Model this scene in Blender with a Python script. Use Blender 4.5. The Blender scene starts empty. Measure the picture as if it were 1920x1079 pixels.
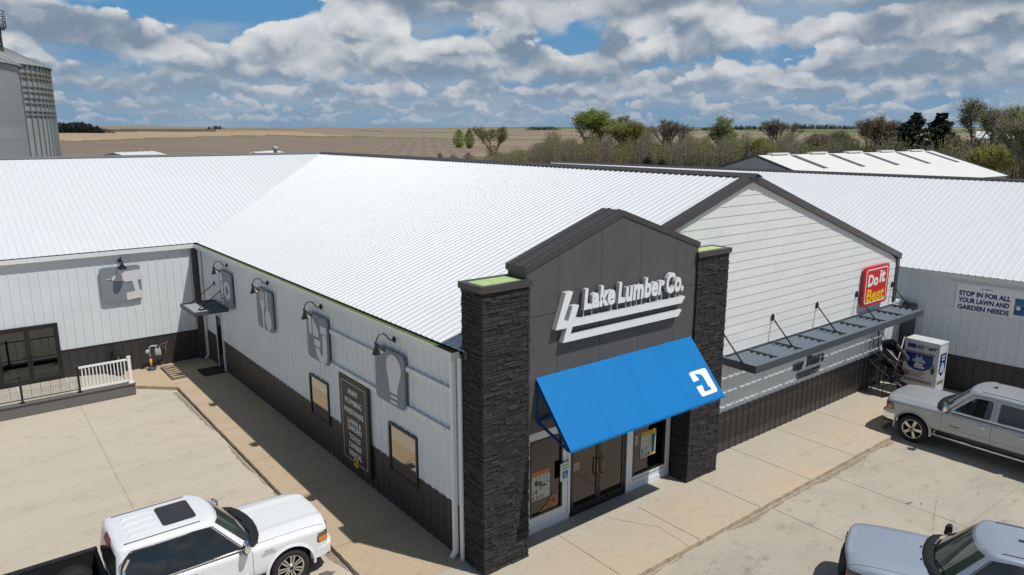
import bpy, bmesh, math, random
from mathutils import Vector, Matrix
R = math.radians
random.seed(7)
scene = bpy.context.scene
COL = scene.collection

# ------------------------------------------------------------------ camera
cam_d = bpy.data.cameras.new("camera"); cam = bpy.data.objects.new("camera", cam_d); COL.objects.link(cam)
YAW, PITCH, CAMZ = R(51.65), R(12.14), 9.3
fwd = Vector((math.cos(PITCH)*math.cos(YAW), math.cos(PITCH)*math.sin(YAW), -math.sin(PITCH)))
cam.location = (0, 0, CAMZ)
cam.rotation_euler = fwd.to_track_quat('-Z', 'Y').to_euler()
cam_d.sensor_width = 36; cam_d.lens = 36*1354/1920
cam_d.clip_start = 0.1; cam_d.clip_end = 20000
scene.camera = cam
scene.view_settings.view_transform = 'Standard'; scene.view_settings.look = 'None'
scene.view_settings.gamma = 1; scene.view_settings.exposure = 0.0
scene.cycles.max_bounces = 6

# ------------------------------------------------------------------ sun
SUN = Vector((-0.25, 0.47, -1.0)).normalized()
sd = bpy.data.lights.new("sun", 'SUN'); sd.energy = 3.9; sd.angle = R(0.53); sd.color = (1.0, 0.955, 0.89)
so = bpy.data.objects.new("sun", sd); COL.objects.link(so)
so.rotation_euler = SUN.to_track_quat('-Z', 'Y').to_euler(); so.location = (20, -20, 40)
SUN_EL = math.asin(-SUN.z); SUN_AZ = math.atan2(-SUN.x, -SUN.y)

# ------------------------------------------------------------------ world: sky texture + cumulus
world = bpy.data.worlds.new("World"); scene.world = world; world.use_nodes = True
NT = world.node_tree; NT.nodes.clear()
def nd(t, **k):
    n = NT.nodes.new(t)
    for a, b in k.items(): setattr(n, a, b)
    return n
def lk(a, b): NT.links.new(a, b)
def M(op, a, b=None, c=None, clamp=False):
    n = nd('ShaderNodeMath', operation=op, use_clamp=clamp)
    for i, v in enumerate((a, b, c)):
        if v is None: continue
        if isinstance(v, (int, float)): n.inputs[i].default_value = v
        else: lk(v, n.inputs[i])
    return n.outputs[0]
def SS(x, lo, hi):
    n = nd('ShaderNodeMapRange', interpolation_type='SMOOTHSTEP')
    lk(x, n.inputs[0])
    for i, v in ((1, lo), (2, hi)):
        if isinstance(v, (int, float)): n.inputs[i].default_value = v
        else: lk(v, n.inputs[i])
    return n.outputs[0]
def XYZ(x, y, z=0.0):
    n = nd('ShaderNodeCombineXYZ')
    for i, v in enumerate((x, y, z)):
        if isinstance(v, (int, float)): n.inputs[i].default_value = v
        else: lk(v, n.inputs[i])
    return n.outputs[0]
def NOISE(vec, scale, detail=4, rough=0.5, dist=0.0):
    n = nd('ShaderNodeTexNoise', noise_dimensions='2D')
    lk(vec, n.inputs['Vector']); n.inputs['Scale'].default_value = scale
    n.inputs['Detail'].default_value = detail; n.inputs['Roughness'].default_value = rough
    n.inputs['Distortion'].default_value = dist
    return n.outputs[0]
def MIXC(f, a, b):
    n = nd('ShaderNodeMix', data_type='RGBA'); n.clamp_factor = True
    if isinstance(f, (int, float)): n.inputs[0].default_value = f
    else: lk(f, n.inputs[0])
    for i, v in ((6, a), (7, b)):
        if isinstance(v, tuple): n.inputs[i].default_value = v + (1,)
        else: lk(v, n.inputs[i])
    return n.outputs[2]
tc = nd('ShaderNodeTexCoord')
sep = nd('ShaderNodeSeparateXYZ'); lk(tc.outputs['Generated'], sep.inputs[0])
dx, dy, dz = sep.outputs
cw, sw = math.cos(YAW), math.sin(YAW)
fr = M('ADD', M('MULTIPLY', dx, cw), M('MULTIPLY', dy, sw))
rt = M('SUBTRACT', M('MULTIPLY', dx, sw), M('MULTIPLY', dy, cw))
AZ = M('MULTIPLY', M('ARCTAN2', rt, fr), 57.2958)       # degrees right of the bearing to the store
EL = M('MULTIPLY', M('ARCSINE', dz), 57.2958)           # degrees above the horizon
sky = nd('ShaderNodeTexSky'); sky.sky_type = 'NISHITA'; sky.sun_disc = False
sky.sun_elevation = SUN_EL; sky.sun_rotation = SUN_AZ; sky.altitude = 300; sky.air_density = 1.0; sky.dust_density = 0.6
skyc = nd('ShaderNodeMix', data_type='RGBA', blend_type='MULTIPLY'); skyc.inputs[0].default_value = 1
lk(sky.outputs[0], skyc.inputs[6]); skyc.inputs[7].default_value = (0.040, 0.043, 0.047, 1)
col = MIXC(SS(EL, 9.0, 0.0), skyc.outputs[2], (0.185, 0.30, 0.43))
col = MIXC(SS(EL, 1.0, 10.0), (0.20, 0.325, 0.47), (0.095, 0.285, 0.53))
col = MIXC(SS(EL, 14.0, 34.0), col, skyc.outputs[2])
def gauss(cx, cy, rx, ry, amp):
    n = M('ADD', M('POWER', M('MULTIPLY', M('SUBTRACT', AZ, cx), 1/rx), 2), M('POWER', M('MULTIPLY', M('SUBTRACT', EL, cy), 1/ry), 2))
    return M('MULTIPLY', M('EXPONENT', M('MULTIPLY', n, -1)), amp)
guide = None
for g in ((-25.5, 9.8, 6.5, 1.9, -1.4), (-18.0, 9.0, 2.6, 1.6, -0.9), (4.6, 7.2, 2.0, 2.0, -1.0), (10.0, 6.6, 1.6, 1.0, -0.8), (27.5, 9.6, 2.4, 1.1, -1.1), (-28.5, 4.8, 3.0, 0.9, -0.8), (22.5, 5.4, 3.2, 1.0, -0.5), (-35, 7.8, 4.0, 1.8, 0.5), (-4, 9.3, 5.5, 2.0, 0.45), (32, 7.5, 5, 2.2, 0.5), (-13, 6, 7, 1.8, 0.4), (14, 8.0, 5, 2.0, 0.5)):
    q = gauss(*g); guide = q if guide is None else M('ADD', guide, q)
def PUFF(vec, scale):
    n = nd('ShaderNodeTexVoronoi', voronoi_dimensions='2D', feature='F1')
    lk(vec, n.inputs['Vector']); n.inputs['Scale'].default_value = scale; n.inputs['Detail'].default_value = 1.5
    n.inputs['Roughness'].default_value = 0.5; n.normalize = True
    return M('SUBTRACT', 1.0, n.outputs['Distance'])
def cloud_row(col, base, thick, s, seed, bright, dark, cover, gw=1.0):
    """one rank of cumulus: flat dark bases, sunlit billowing tops"""
    p = XYZ(M('ADD', M('MULTIPLY', AZ, 1/s), seed*13.7), M('ADD', M('MULTIPLY', EL, 1.45/s), seed*5.1))
    wob = NOISE(XYZ(M('ADD', M('MULTIPLY', AZ, 0.55/s), seed*3.3), seed), 1.0, 1)
    H0 = NOISE(XYZ(M('ADD', M('MULTIPLY', AZ, 0.8/s), seed*7.7), M('MULTIPLY', EL, 0.35/s)), 1.0, 2, 0.55)
    fine = NOISE(p, 3.4, 8, 0.58, 0.1)
    wx = M('MULTIPLY', M('SUBTRACT', fine, 0.5), 0.34)
    q0 = XYZ(M('ADD', M('ADD', M('MULTIPLY', AZ, 1/s), seed*13.7), wx), M('ADD', M('ADD', M('MULTIPLY', EL, 1.45/s), seed*5.1), wx))
    q1 = XYZ(M('ADD', M('ADD', M('MULTIPLY', AZ, 1/s), seed*13.7+0.02), wx), M('ADD', M('ADD', M('MULTIPLY', EL, 1.45/s), seed*5.1+0.11), wx))
    big = PUFF(q0, 1.9); shade_ = M('SUBTRACT', big, PUFF(q1, 1.9))
    b = M('ADD', M('MULTIPLY', M('SUBTRACT', wob, 0.5), thick*1.3), base)
    h = M('MULTIPLY', M('SUBTRACT', EL, b), 1/thick)
    top = M('ADD', M('MULTIPLY', M('SUBTRACT', H0, 0.5), 3.6), cover)
    top = M('ADD', top, M('MULTIPLY', guide, gw))
    bil = M('ADD', M('MULTIPLY', M('SUBTRACT', big, 0.62), 2.4), M('MULTIPLY', M('SUBTRACT', fine, 0.5), 1.0))
    dens = M('ADD', M('SUBTRACT', top, M('MAXIMUM', h, 0)), bil)
    hb = M('ADD', h, M('MULTIPLY', M('SUBTRACT', fine, 0.5), 0.7))
    a = M('MULTIPLY', SS(dens, 0.0, 0.27), SS(hb, -0.22, 0.22))
    lit = M('ADD', M('MULTIPLY', h, 0.50), M('MULTIPLY', M('SUBTRACT', fine, 0.5), 0.9))
    lit = M('ADD', lit, M('MULTIPLY', shade_, 3.2))
    lit = M('SUBTRACT', lit, M('MULTIPLY', dens, 0.26))
    lit = M('ADD', lit, M('MULTIPLY', M('SUBTRACT', NOISE(XYZ(M('ADD', M('MULTIPLY', AZ, 1.1/s), seed*2.9), M('MULTIPLY', EL, 0.9/s)), 1.0, 1), 0.5), 2.2))
    mid = tuple(0.55*x+0.45*y for x, y in zip(bright, dark))
    c = MIXC(SS(lit, -0.35, 0.35), dark, mid)
    c = MIXC(SS(lit, 0.12, 0.85), c, bright)
    return MIXC(M('MULTIPLY', a, 0.96), col, c)
# thin veil of distant grey cloud behind the ranks
veil = NOISE(XYZ(M('MULTIPLY', AZ, 0.06), M('MULTIPLY', EL, 0.24)), 1.0, 5, 0.55, 0.2)
col = MIXC(M('MULTIPLY', SS(M('ADD', veil, M('MULTIPLY', guide, 0.30)), 0.42, 0.66), 0.65), col, (0.35, 0.415, 0.49))
# (base elevation, thickness, width scale) from the far rank to the near one
for base, thick, s, seed, br, dk, cov, gw in (
    (0.7, 0.8, 2.6, 1.0, (0.40, 0.46, 0.53), (0.235, 0.335, 0.45), 0.55, 0.2),
    (1.5, 1.1, 3.4, 2.0, (0.47, 0.52, 0.57), (0.245, 0.335, 0.44), 0.60, 0.3),
    (2.6, 1.6, 5.4, 3.0, (0.56, 0.59, 0.63), (0.235, 0.315, 0.415), 0.75, 0.5),
    (3.9, 2.2, 8.0, 4.3, (0.64, 0.66, 0.68), (0.215, 0.29, 0.385), 0.80, 1.0),
    (5.7, 3.0, 11.5, 5.6, (0.72, 0.73, 0.74), (0.20, 0.265, 0.35), 0.92, 1.6),
    (8.2, 3.8, 15., 6.1, (0.74, 0.75, 0.76), (0.19, 0.25, 0.325), 0.95, 1.8),
    (11.2, 4.5, 15., 7.7, (0.58, 0.60, 0.63), (0.17, 0.22, 0.29), 0.8, 1.5),
    (19.0, 10., 26., 8.2, (0.34, 0.37, 0.41), (0.14, 0.18, 0.23), 0.0, 0.0)):
    col = cloud_row(col, base, thick, s, seed, br, dk, cov, gw)
world.cycles.sampling_method = 'MANUAL'; world.cycles.sample_map_resolution = 256

bg = nd('ShaderNodeBackground'); lk(col, bg.inputs[0]); bg.inputs[1].default_value = 1.0
wo = nd('ShaderNodeOutputWorld'); lk(bg.outputs[0], wo.inputs[0])

# ------------------------------------------------------------------ mesh helpers
class MB:
    def __init__(s): s.v = []; s.f = []; s.m = []; s.sm = []
    def vert(s, p): s.v.append(tuple(p)); return len(s.v)-1
    def face(s, pts, m=0, smooth=False):
        i = [s.vert(p) for p in pts]; s.f.append(i); s.m.append(m); s.sm.append(smooth)
    def fi(s, idx, m=0, smooth=False): s.f.append(list(idx)); s.m.append(m); s.sm.append(smooth)
    def box(s, a, b, m=0):
        x0, x1 = sorted((a[0], b[0])); y0, y1 = sorted((a[1], b[1])); z0, z1 = sorted((a[2], b[2]))
        s.hexa([(x0,y0,z0),(x1,y0,z0),(x1,y1,z0),(x0,y1,z0)], [(x0,y0,z1),(x1,y0,z1),(x1,y1,z1),(x0,y1,z1)], m)
        return s
    def hexa(s, lo, hi, m=0):
        n = len(lo); a = [s.vert(p) for p in lo]; b = [s.vert(p) for p in hi]
        s.fi(a[::-1], m); s.fi(b, m)
        for i in range(n): s.fi((a[i], a[(i+1)%n], b[(i+1)%n], b[i]), m)
        return s
    def obox(s, c, ux, uy, uz, m=0):
        """oriented box: centre + three half-extent vectors"""
        c, ux, uy, uz = Vector(c), Vector(ux), Vector(uy), Vector(uz)
        lo = [c-ux-uy-uz, c+ux-uy-uz, c+ux+uy-uz, c-ux+uy-uz]
        return s.hexa(lo, [p+2*uz for p in lo], m)
    def bar(s, p, q, w, h=None, m=0, up=(0,0,1)):
        p, q = Vector(p), Vector(q); d = (q-p); L = d.length; d.normalize(); h = h or w
        a = d.cross(Vector(up))
        if a.length < 1e-4: a = d.cross(Vector((1,0,0)))
        a.normalize(); b = a.cross(d)
        return s.obox((p+q)/2, d*L/2, a*w/2, b*h/2, m)
    def prism(s, poly, origin, u, v, n, depth, m=0, msides=None):
        """polygon (in u,v) extruded from origin by depth along n; front face at +depth"""
        o, u, v, n = Vector(origin), Vector(u), Vector(v), Vector(n)
        lo = [o+u*a+v*b for a, b in poly]; hi = [p+n*depth for p in lo]
        a = [s.vert(p) for p in lo]; b = [s.vert(p) for p in hi]; k = len(poly)
        s.fi(a[::-1], m); s.fi(b, m)
        for i in range(k): s.fi((a[i], a[(i+1)%k], b[(i+1)%k], b[i]), m if msides is None else msides)
        return s
    def tube(s, pts, r, seg=8, m=0, cap=True, smooth=True):
        pts = [Vector(p) for p in pts]; rs = r if isinstance(r, (list, tuple)) else [r]*len(pts)
        rings = []; prev = None
        for i, p in enumerate(pts):
            d = (pts[min(i+1, len(pts)-1)] - pts[max(i-1, 0)])
            if d.length < 1e-9: d = Vector((0,0,1))
            d.normalize()
            if prev is None:
                a = d.cross(Vector((0,0,1)))
                if a.length < 1e-3: a = d.cross(Vector((1,0,0)))
            else: a = prev - d*prev.dot(d)
            a.normalize(); prev = a; b = d.cross(a)
            rings.append([s.vert(p+(a*math.cos(t)+b*math.sin(t))*rs[i]) for t in [2*math.pi*k/seg for k in range(seg)]])
        for i in range(len(rings)-1):
            for k in range(seg):
                s.fi((rings[i][k], rings[i][(k+1)%seg], rings[i+1][(k+1)%seg], rings[i+1][k]), m, smooth)
        if cap: s.fi(rings[0][::-1], m); s.fi(rings[-1], m)
        return s
    def lathe(s, prof, origin, axis, seg=24, m=0, smooth=True, a0=None):
        """profile of (radius, height along axis)"""
        o, ax = Vector(origin), Vector(axis).normalized()
        a = ax.cross(Vector((0,0,1)))
        if a.length < 1e-3: a = Vector((1,0,0))
        a.normalize(); b = ax.cross(a); rings = []
        for r, h in prof:
            rings.append([s.vert(o+ax*h+(a*math.cos(t)+b*math.sin(t))*max(r, 1e-4)) for t in [2*math.pi*k/seg for k in range(seg)]])
        for i in range(len(rings)-1):
            for k in range(seg):
                s.fi((rings[i][k], rings[i][(k+1)%seg], rings[i+1][(k+1)%seg], rings[i+1][k]), m, smooth)
        return s
    def ribs(s, o, u, v, n, width, pitch, rw, rh, vr, m=0, start=None, tw=0.45):
        """ribbed metal sheet: profile along u, extruded along v between vr(s)"""
        o, u, v, n = Vector(o), Vector(u), Vector(v), Vector(n)
        prof = [(0.0, 0.0)]; c = pitch*0.5 if start is None else start
        while c + rw/2 < width:
            prof += [(c-rw/2, 0.0), (c-rw/2*tw, rh), (c+rw/2*tw, rh), (c+rw/2, 0.0)]; c += pitch
        prof.append((width, 0.0)); last = None
        for a, h in prof:
            v0, v1 = vr(a)
            e = (s.vert(o+u*a+v*v0+n*h), s.vert(o+u*a+v*v1+n*h))
            if last: s.fi((last[0], e[0], e[1], last[1]), m)
            last = e
        return s
    def build(s, name, mats, parent=None, local=False):
        me = bpy.data.meshes.new(name)
        off = Vector((0,0,0)) if (local or parent is None) else OFF.get(parent.name, Vector((0,0,0)))
        me.from_pydata([Vector(p)-off for p in s.v], [], s.f)
        for mt in (mats if isinstance(mats, (list, tuple)) else [mats]): me.materials.append(mt)
        me.polygons.foreach_set('material_index', s.m); me.polygons.foreach_set('use_smooth', s.sm)
        me.validate(); me.update()
        return link(name, me, parent, off)
OFF = {}
def link(name, me, parent=None, off=Vector((0,0,0))):
    o = bpy.data.objects.new(name, me); COL.objects.link(o)
    if parent is not None: o.parent = parent; OFF[o.name] = off
    return o
def recalc(o):
    bm = bmesh.new(); bm.from_mesh(o.data); bmesh.ops.recalc_face_normals(bm, faces=bm.faces); bm.to_mesh(o.data); bm.free(); return o
def bevel(o, w, seg=2):
    bm = bmesh.new(); bm.from_mesh(o.data); bmesh.ops.remove_doubles(bm, verts=bm.verts, dist=1e-5)
    bmesh.ops.bevel(bm, geom=bm.edges[:], offset=w, segments=seg, affect='EDGES', profile=0.6, clamp_overlap=True)
    bm.to_mesh(o.data); bm.free()
    return o
def tag(o, label, cat, group=None, kind=None):
    if label: o['label'] = label
    if cat: o['category'] = cat
    if group: o['group'] = group
    if kind: o['kind'] = kind
    return o
def thing(name, loc, label, cat, group=None, rz=0.0, world=True):
    """an Empty at the thing's base; its parts are modelled in world coordinates (world) or around the Empty"""
    o = bpy.data.objects.new(name, None); COL.objects.link(o); o.empty_display_size = 0.3
    o.location = loc; o.rotation_euler = (0, 0, rz)
    OFF[o.name] = Vector(loc) if world else Vector((0,0,0))
    return tag(o, label, cat, group)
def structure(o): o['kind'] = 'structure'; return o
def copy_tree(o, parent=None):
    c = o.copy(); COL.objects.link(c)
    if parent is not None: c.parent = parent; c.matrix_parent_inverse = o.matrix_parent_inverse.copy()
    OFF[c.name] = OFF.get(o.name, Vector((0,0,0)))
    for ch in list(o.children): copy_tree(ch, c)
    return c
def rrect(w, h, r, n=5, x0=0.0, y0=0.0):
    p = []
    for cx, cy, a in ((w-r, r, -90), (w-r, h-r, 0), (r, h-r, 90), (r, r, 180)):
        for k in range(n+1):
            t = R(a+90*k/n); p.append((x0+cx+r*math.cos(t), y0+cy+r*math.sin(t)))
    return p
def round_poly(pts, r, n=4):
    out = []; k = len(pts)
    for i in range(k):
        p, a, b = Vector(pts[i]), Vector(pts[i-1]), Vector(pts[(i+1) % k])
        da, db = (a-p), (b-p); q = min(r, da.length*0.45, db.length*0.45)
        s0, s1 = p+da.normalized()*q, p+db.normalized()*q
        for j in range(n+1):
            t = j/n; out.append(tuple(s0*(1-t)**2+p*2*t*(1-t)+s1*t*t))
    return out
_fonts = {}
def text_mb(body, size, loc, right, up, extrude=0.004, bold=0.0, sx=1.0, shear=0.0, align='CENTER', mb=None, m=0, space=1.0, line=1.0):
    cu = bpy.data.curves.new('txt', 'FONT'); cu.body = body; cu.size = size; cu.extrude = extrude; cu.offset = bold
    cu.align_x = align; cu.shear = shear; cu.space_character = space; cu.space_line = line; cu.resolution_u = 3
    ob = bpy.data.objects.new('txt', cu); COL.objects.link(ob)
    dg = bpy.context.evaluated_depsgraph_get(); me = bpy.data.meshes.new_from_object(ob.evaluated_get(dg))
    bpy.data.objects.remove(ob); bpy.data.curves.remove(cu)
    r, u = Vector(right).normalized(), Vector(up).normalized(); n = r.cross(u); L = Vector(loc)
    mb = mb or MB(); base = len(mb.v)
    for v in me.vertices: mb.v.append(tuple(L+r*(v.co.x*sx)+u*v.co.y+n*v.co.z))
    for p in me.polygons: mb.fi([base+i for i in p.vertices], m)
    bpy.data.meshes.remove(me)
    return mb

# ------------------------------------------------------------------ materials
MATS = {}
def mat(name, color, rough=0.6, metal=0.0, spec=0.5, coat=0.0, noise=0.0, nscale=3.0, bump=0.0, bscale=40.0, island=0.0, stretch=(1,1,1), emit=None, c2=None, coatr=0.03):
    m = bpy.data.materials.new(name); m.use_nodes = True; nt = m.node_tree
    b = nt.nodes['Principled BSDF']; L = nt.links.new
    b.inputs['Base Color'].default_value = tuple(color)+(1,)
    b.inputs['Roughness'].default_value = rough; b.inputs['Metallic'].default_value = metal
    b.inputs['Specular IOR Level'].default_value = spec
    b.inputs['Coat Weight'].default_value = coat; b.inputs['Coat Roughness'].default_value = coatr
    tc = nt.nodes.new('ShaderNodeTexCoord'); mp = nt.nodes.new('ShaderNodeMapping'); mp.inputs['Scale'].default_value = stretch
    L(tc.outputs['Object'], mp.inputs[0])
    cur = None
    if noise or c2:
        n = nt.nodes.new('ShaderNodeTexNoise'); n.inputs['Scale'].default_value = nscale; n.inputs['Detail'].default_value = 6; n.inputs['Roughness'].default_value = 0.62
        L(mp.outputs[0], n.inputs['Vector'])
        mr = nt.nodes.new('ShaderNodeMapRange'); mr.inputs[1].default_value = 0.3; mr.inputs[2].default_value = 0.7
        L(n.outputs[0], mr.inputs[0])
        mx = nt.nodes.new('ShaderNodeMix'); mx.data_type = 'RGBA'; L(mr.outputs[0], mx.inputs[0])
        lo = tuple(c*(1-noise) for c in color); hi = tuple(c2) if c2 else tuple(min(1, c*(1+noise)) for c in color)
        mx.inputs[6].default_value = lo+(1,); mx.inputs[7].default_value = hi+(1,)
        cur = mx.outputs[2]
    if island:
        g = nt.nodes.new('ShaderNodeNewGeometry')
        mr2 = nt.nodes.new('ShaderNodeMapRange'); mr2.inputs[3].default_value = 1-island; mr2.inputs[4].default_value = 1+island
        L(g.outputs['Random Per Island'], mr2.inputs[0])
        mm = nt.nodes.new('ShaderNodeMix'); mm.data_type = 'RGBA'; mm.blend_type = 'MULTIPLY'; mm.inputs[0].default_value = 1
        if cur is not None: L(cur, mm.inputs[6])
        else: mm.inputs[6].default_value = tuple(color)+(1,)
        L(mr2.outputs[0], mm.inputs[7]); cur = mm.outputs[2]
    if cur is not None: L(cur, b.inputs['Base Color'])
    if bump:
        n2 = nt.nodes.new('ShaderNodeTexNoise'); n2.inputs['Scale'].default_value = bscale; n2.inputs['Detail'].default_value = 5
        L(mp.outputs[0], n2.inputs['Vector'])
        bp = nt.nodes.new('ShaderNodeBump'); bp.inputs['Strength'].default_value = bump; bp.inputs['Distance'].default_value = 0.02
        L(n2.outputs[0], bp.inputs['Height']); L(bp.outputs[0], b.inputs['Normal'])
    if emit: b.inputs['Emission Color'].default_value = tuple(emit)+(1,); b.inputs['Emission Strength'].default_value = 1
    MATS[name] = m
    return m
white_roof = mat('white_roof_metal', (0.66, 0.685, 0.71), 0.45, noise=0.02, nscale=0.7)
white_wall = mat('white_wall_metal', (0.66, 0.71, 0.74), 0.45, noise=0.05, nscale=0.8)
white_trim = mat('white_trim_metal', (0.72, 0.745, 0.76), 0.4)
brown_wall = mat('dark_bronze_metal', (0.041, 0.039, 0.040), 0.42, noise=0.12, nscale=1.0)
brown_trim = mat('bronze_trim', (0.058, 0.052, 0.050), 0.4)
siding_m = mat('lap_siding', (0.72, 0.735, 0.735), 0.6, noise=0.05, nscale=9, stretch=(3,3,0.3), island=0.03)
panel_grey = mat('charcoal_panel', (0.086, 0.086, 0.088), 0.6, noise=0.08, nscale=2)
stone_m = mat('ledge_stone', (0.030, 0.027, 0.029), 0.85, noise=0.4, nscale=11, bump=0.5, bscale=30, island=0.32)
mortar_m = mat('stone_backing', (0.012, 0.012, 0.013), 0.9)
green_m = mat('green_sheathing', (0.38, 0.52, 0.22), 0.8, noise=0.12, nscale=6)
gutter_in = mat('gutter_inside', (0.085, 0.125, 0.030), 0.8, noise=0.35, nscale=5)
black_metal = mat('black_metal', (0.012, 0.012, 0.013), 0.4)
black_rubber = mat('black_rubber', (0.014, 0.014, 0.015), 0.8, noise=0.2, nscale=20)
canopy_m = mat('slate_metal', (0.105, 0.135, 0.165), 0.5, noise=0.06)
canopy_dark = mat('slate_metal_fascia', (0.055, 0.07, 0.082), 0.5)
blue_m = mat('blue_awning_vinyl', (0.0, 0.165, 0.455), 0.6, spec=0.2, noise=0.04, nscale=1.2)
blue_frame = mat('blue_frame_metal', (0.003, 0.06, 0.22), 0.5)
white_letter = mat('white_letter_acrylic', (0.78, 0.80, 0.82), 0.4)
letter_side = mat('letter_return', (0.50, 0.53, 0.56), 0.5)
white_print = mat('white_print', (0.80, 0.80, 0.80), 0.5)
icon_grey = mat('icon_board_grey', (0.20, 0.24, 0.275), 0.5)
icon_light = mat('icon_emblem_grey', (0.62, 0.635, 0.66), 0.45)
brown_board = mat('sign_board_brown', (0.032, 0.026, 0.022), 0.5)
grey_letter = mat('grey_letter', (0.72, 0.73, 0.74), 0.5)
wall_letter = mat('slate_letter', (0.05, 0.052, 0.06), 0.5)
yellow_m = mat('yellow_print', (0.75, 0.50, 0.02), 0.5)
red_m = mat('red_sign_face', (0.58, 0.018, 0.016), 0.4)
yellow_letter = mat('yellow_letter', (0.85, 0.52, 0.01), 0.4)
def glass(name, tint, base=(0.01, 0.011, 0.012)):
    return mat(name, tint, 0.03, metal=1.0)
win_glass = glass('mirrored_window_glass', (0.40, 0.385, 0.36))
shop_glass = mat('shopfront_glass', (0.085, 0.082, 0.08), 0.03, metal=1.0)
door_glass = mat('door_glass', (0.095, 0.10, 0.10), 0.03, metal=1.0)
frame_black = mat('black_aluminium', (0.016, 0.016, 0.017), 0.35)
chrome = mat('chrome', (0.80, 0.81, 0.83), 0.08, metal=1.0)
alloy = mat('alloy', (0.62, 0.62, 0.62), 0.25, metal=1.0)
tyre_m = mat('tyre_rubber', (0.022, 0.021, 0.020), 0.85, noise=0.2, nscale=14, bump=0.3, bscale=60)
plastic_m = mat('black_plastic', (0.014, 0.014, 0.015), 0.55)
liner_m = mat('bed_liner', (0.010, 0.010, 0.011), 0.7, noise=0.3, nscale=20, bump=0.5, bscale=90)
seam_m = mat('panel_gap', (0.03, 0.03, 0.03), 0.8)
car_glass = mat('car_glass', (0.007, 0.010, 0.011), 0.02, spec=0.9, coat=0.15, coatr=0.01)
screen_glass = mat('windscreen_glass', (0.035, 0.052, 0.046), 0.03, spec=1.0, coat=0.6, coatr=0.01, noise=0.4, nscale=1.6)
amber_m = mat('amber_lens', (0.75, 0.20, 0.02), 0.15, spec=0.8)
lamp_lens = mat('headlight_lens', (0.09, 0.09, 0.095), 0.06, spec=0.9, noise=0.7, nscale=14)
red_lens = mat('red_lens', (0.16, 0.018, 0.022), 0.2)

# ------------------------------------------------------------------ ground materials
def concrete(name, base, warm, stain, sc=0.25, streak=None, wfac=None, dark=0.0):
    m = bpy.data.materials.new(name); m.use_nodes = True; nt = m.node_tree; L = nt.links.new
    b = nt.nodes['Principled BSDF']; b.inputs['Roughness'].default_value = 0.85
    tc = nt.nodes.new('ShaderNodeTexCoord')
    def noise(scale, detail=5, rough=0.6, st=(1,1,1)):
        mp = nt.nodes.new('ShaderNodeMapping'); mp.inputs['Scale'].default_value = st; L(tc.outputs['Object'], mp.inputs[0])
        n = nt.nodes.new('ShaderNodeTexNoise'); n.inputs['Scale'].default_value = scale; n.inputs['Detail'].default_value = detail; n.inputs['Roughness'].default_value = rough
        L(mp.outputs[0], n.inputs['Vector']); return n.outputs[0]
    def rng(x, a, c, lo=0.0, hi=1.0):
        r = nt.nodes.new('ShaderNodeMapRange'); r.inputs[1].default_value = a; r.inputs[2].default_value = c; r.inputs[3].default_value = lo; r.inputs[4].default_value = hi
        L(x, r.inputs[0]); return r.outputs[0]
    def mix(f, a, c, mode='MIX'):
        x = nt.nodes.new('ShaderNodeMix'); x.data_type = 'RGBA'; x.blend_type = mode
        if isinstance(f, float): x.inputs[0].default_value = f
        else: L(f, x.inputs[0])
        for i, v in ((6, a), (7, c)):
            if isinstance(v, tuple): x.inputs[i].default_value = v+(1,)
            else: L(v, x.inputs[i])
        return x.outputs[2]
    wf = rng(noise(sc, 4), 0.38, 0.62)
    if wfac: # warm staining stronger along one direction of the slab
        sp = nt.nodes.new('ShaderNodeSeparateXYZ'); L(tc.outputs['Object'], sp.inputs[0])
        g = rng(sp.outputs[wfac[0]], wfac[1], wfac[2])
        mm = nt.nodes.new('ShaderNodeMath'); mm.operation = 'MULTIPLY'; L(wf, mm.inputs[0]); L(g, mm.inputs[1])
        ad = nt.nodes.new('ShaderNodeMath'); ad.operation = 'MULTIPLY_ADD'; L(g, ad.inputs[0]); ad.inputs[1].default_value = 0.45; L(mm.outputs[0], ad.inputs[2]); ad.use_clamp = True
        wf = ad.outputs[0]
    c = mix(wf, base, warm)
    st = noise(0.9, 6, 0.65, streak or (1,1,1))
    c = mix(rng(st, 0.46, 0.70, 0.0, 0.62), c, stain)
    c = mix(rng(noise(3.0, 6, 0.7, (0.6, 1, 1)), 0.56, 0.70, 0.0, 0.30+dark), c, tuple(v*0.45 for v in stain))
    fine = noise(35, 4, 0.7)
    c = mix(1.0, c, rng(fine, 0.2, 0.8, 0.80, 1.16), 'MULTIPLY')
    L(c, b.inputs['Base Color'])
    bp = nt.nodes.new('ShaderNodeBump'); bp.inputs['Strength'].default_value = 0.25; bp.inputs['Distance'].default_value = 0.01
    L(fine, bp.inputs['Height']); L(bp.outputs[0], b.inputs['Normal'])
    return m
conc_left = concrete('pale_concrete', (0.485, 0.435, 0.355), (0.51, 0.45, 0.355), (0.425, 0.38, 0.31), 0.18, (0.16, 1.3, 1))
conc_right = concrete('grey_concrete', (0.40, 0.37, 0.31), (0.435, 0.39, 0.315), (0.30, 0.28, 0.24), 0.2, (0.5, 0.7, 1), dark=0.25)
walk_front = concrete('stained_walk', (0.44, 0.405, 0.335), (0.50, 0.40, 0.285), (0.44, 0.37, 0.28), 0.35, (0.6, 1, 1), (1, 11.6, 9.3))
walk_left = concrete('aggregate_walk', (0.45, 0.36, 0.25), (0.47, 0.365, 0.24), (0.39, 0.315, 0.225), 0.3, (1, 0.5, 1))
kerb_m = mat('kerb_concrete', (0.40, 0.33, 0.235), 0.9, noise=0.3, nscale=5, bump=0.6, bscale=30)
joint_m = mat('joint_filler', (0.19, 0.165, 0.13), 0.9, noise=0.4, nscale=8)
crack_m = mat('crack_dirt', (0.29, 0.262, 0.212), 0.9)
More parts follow.
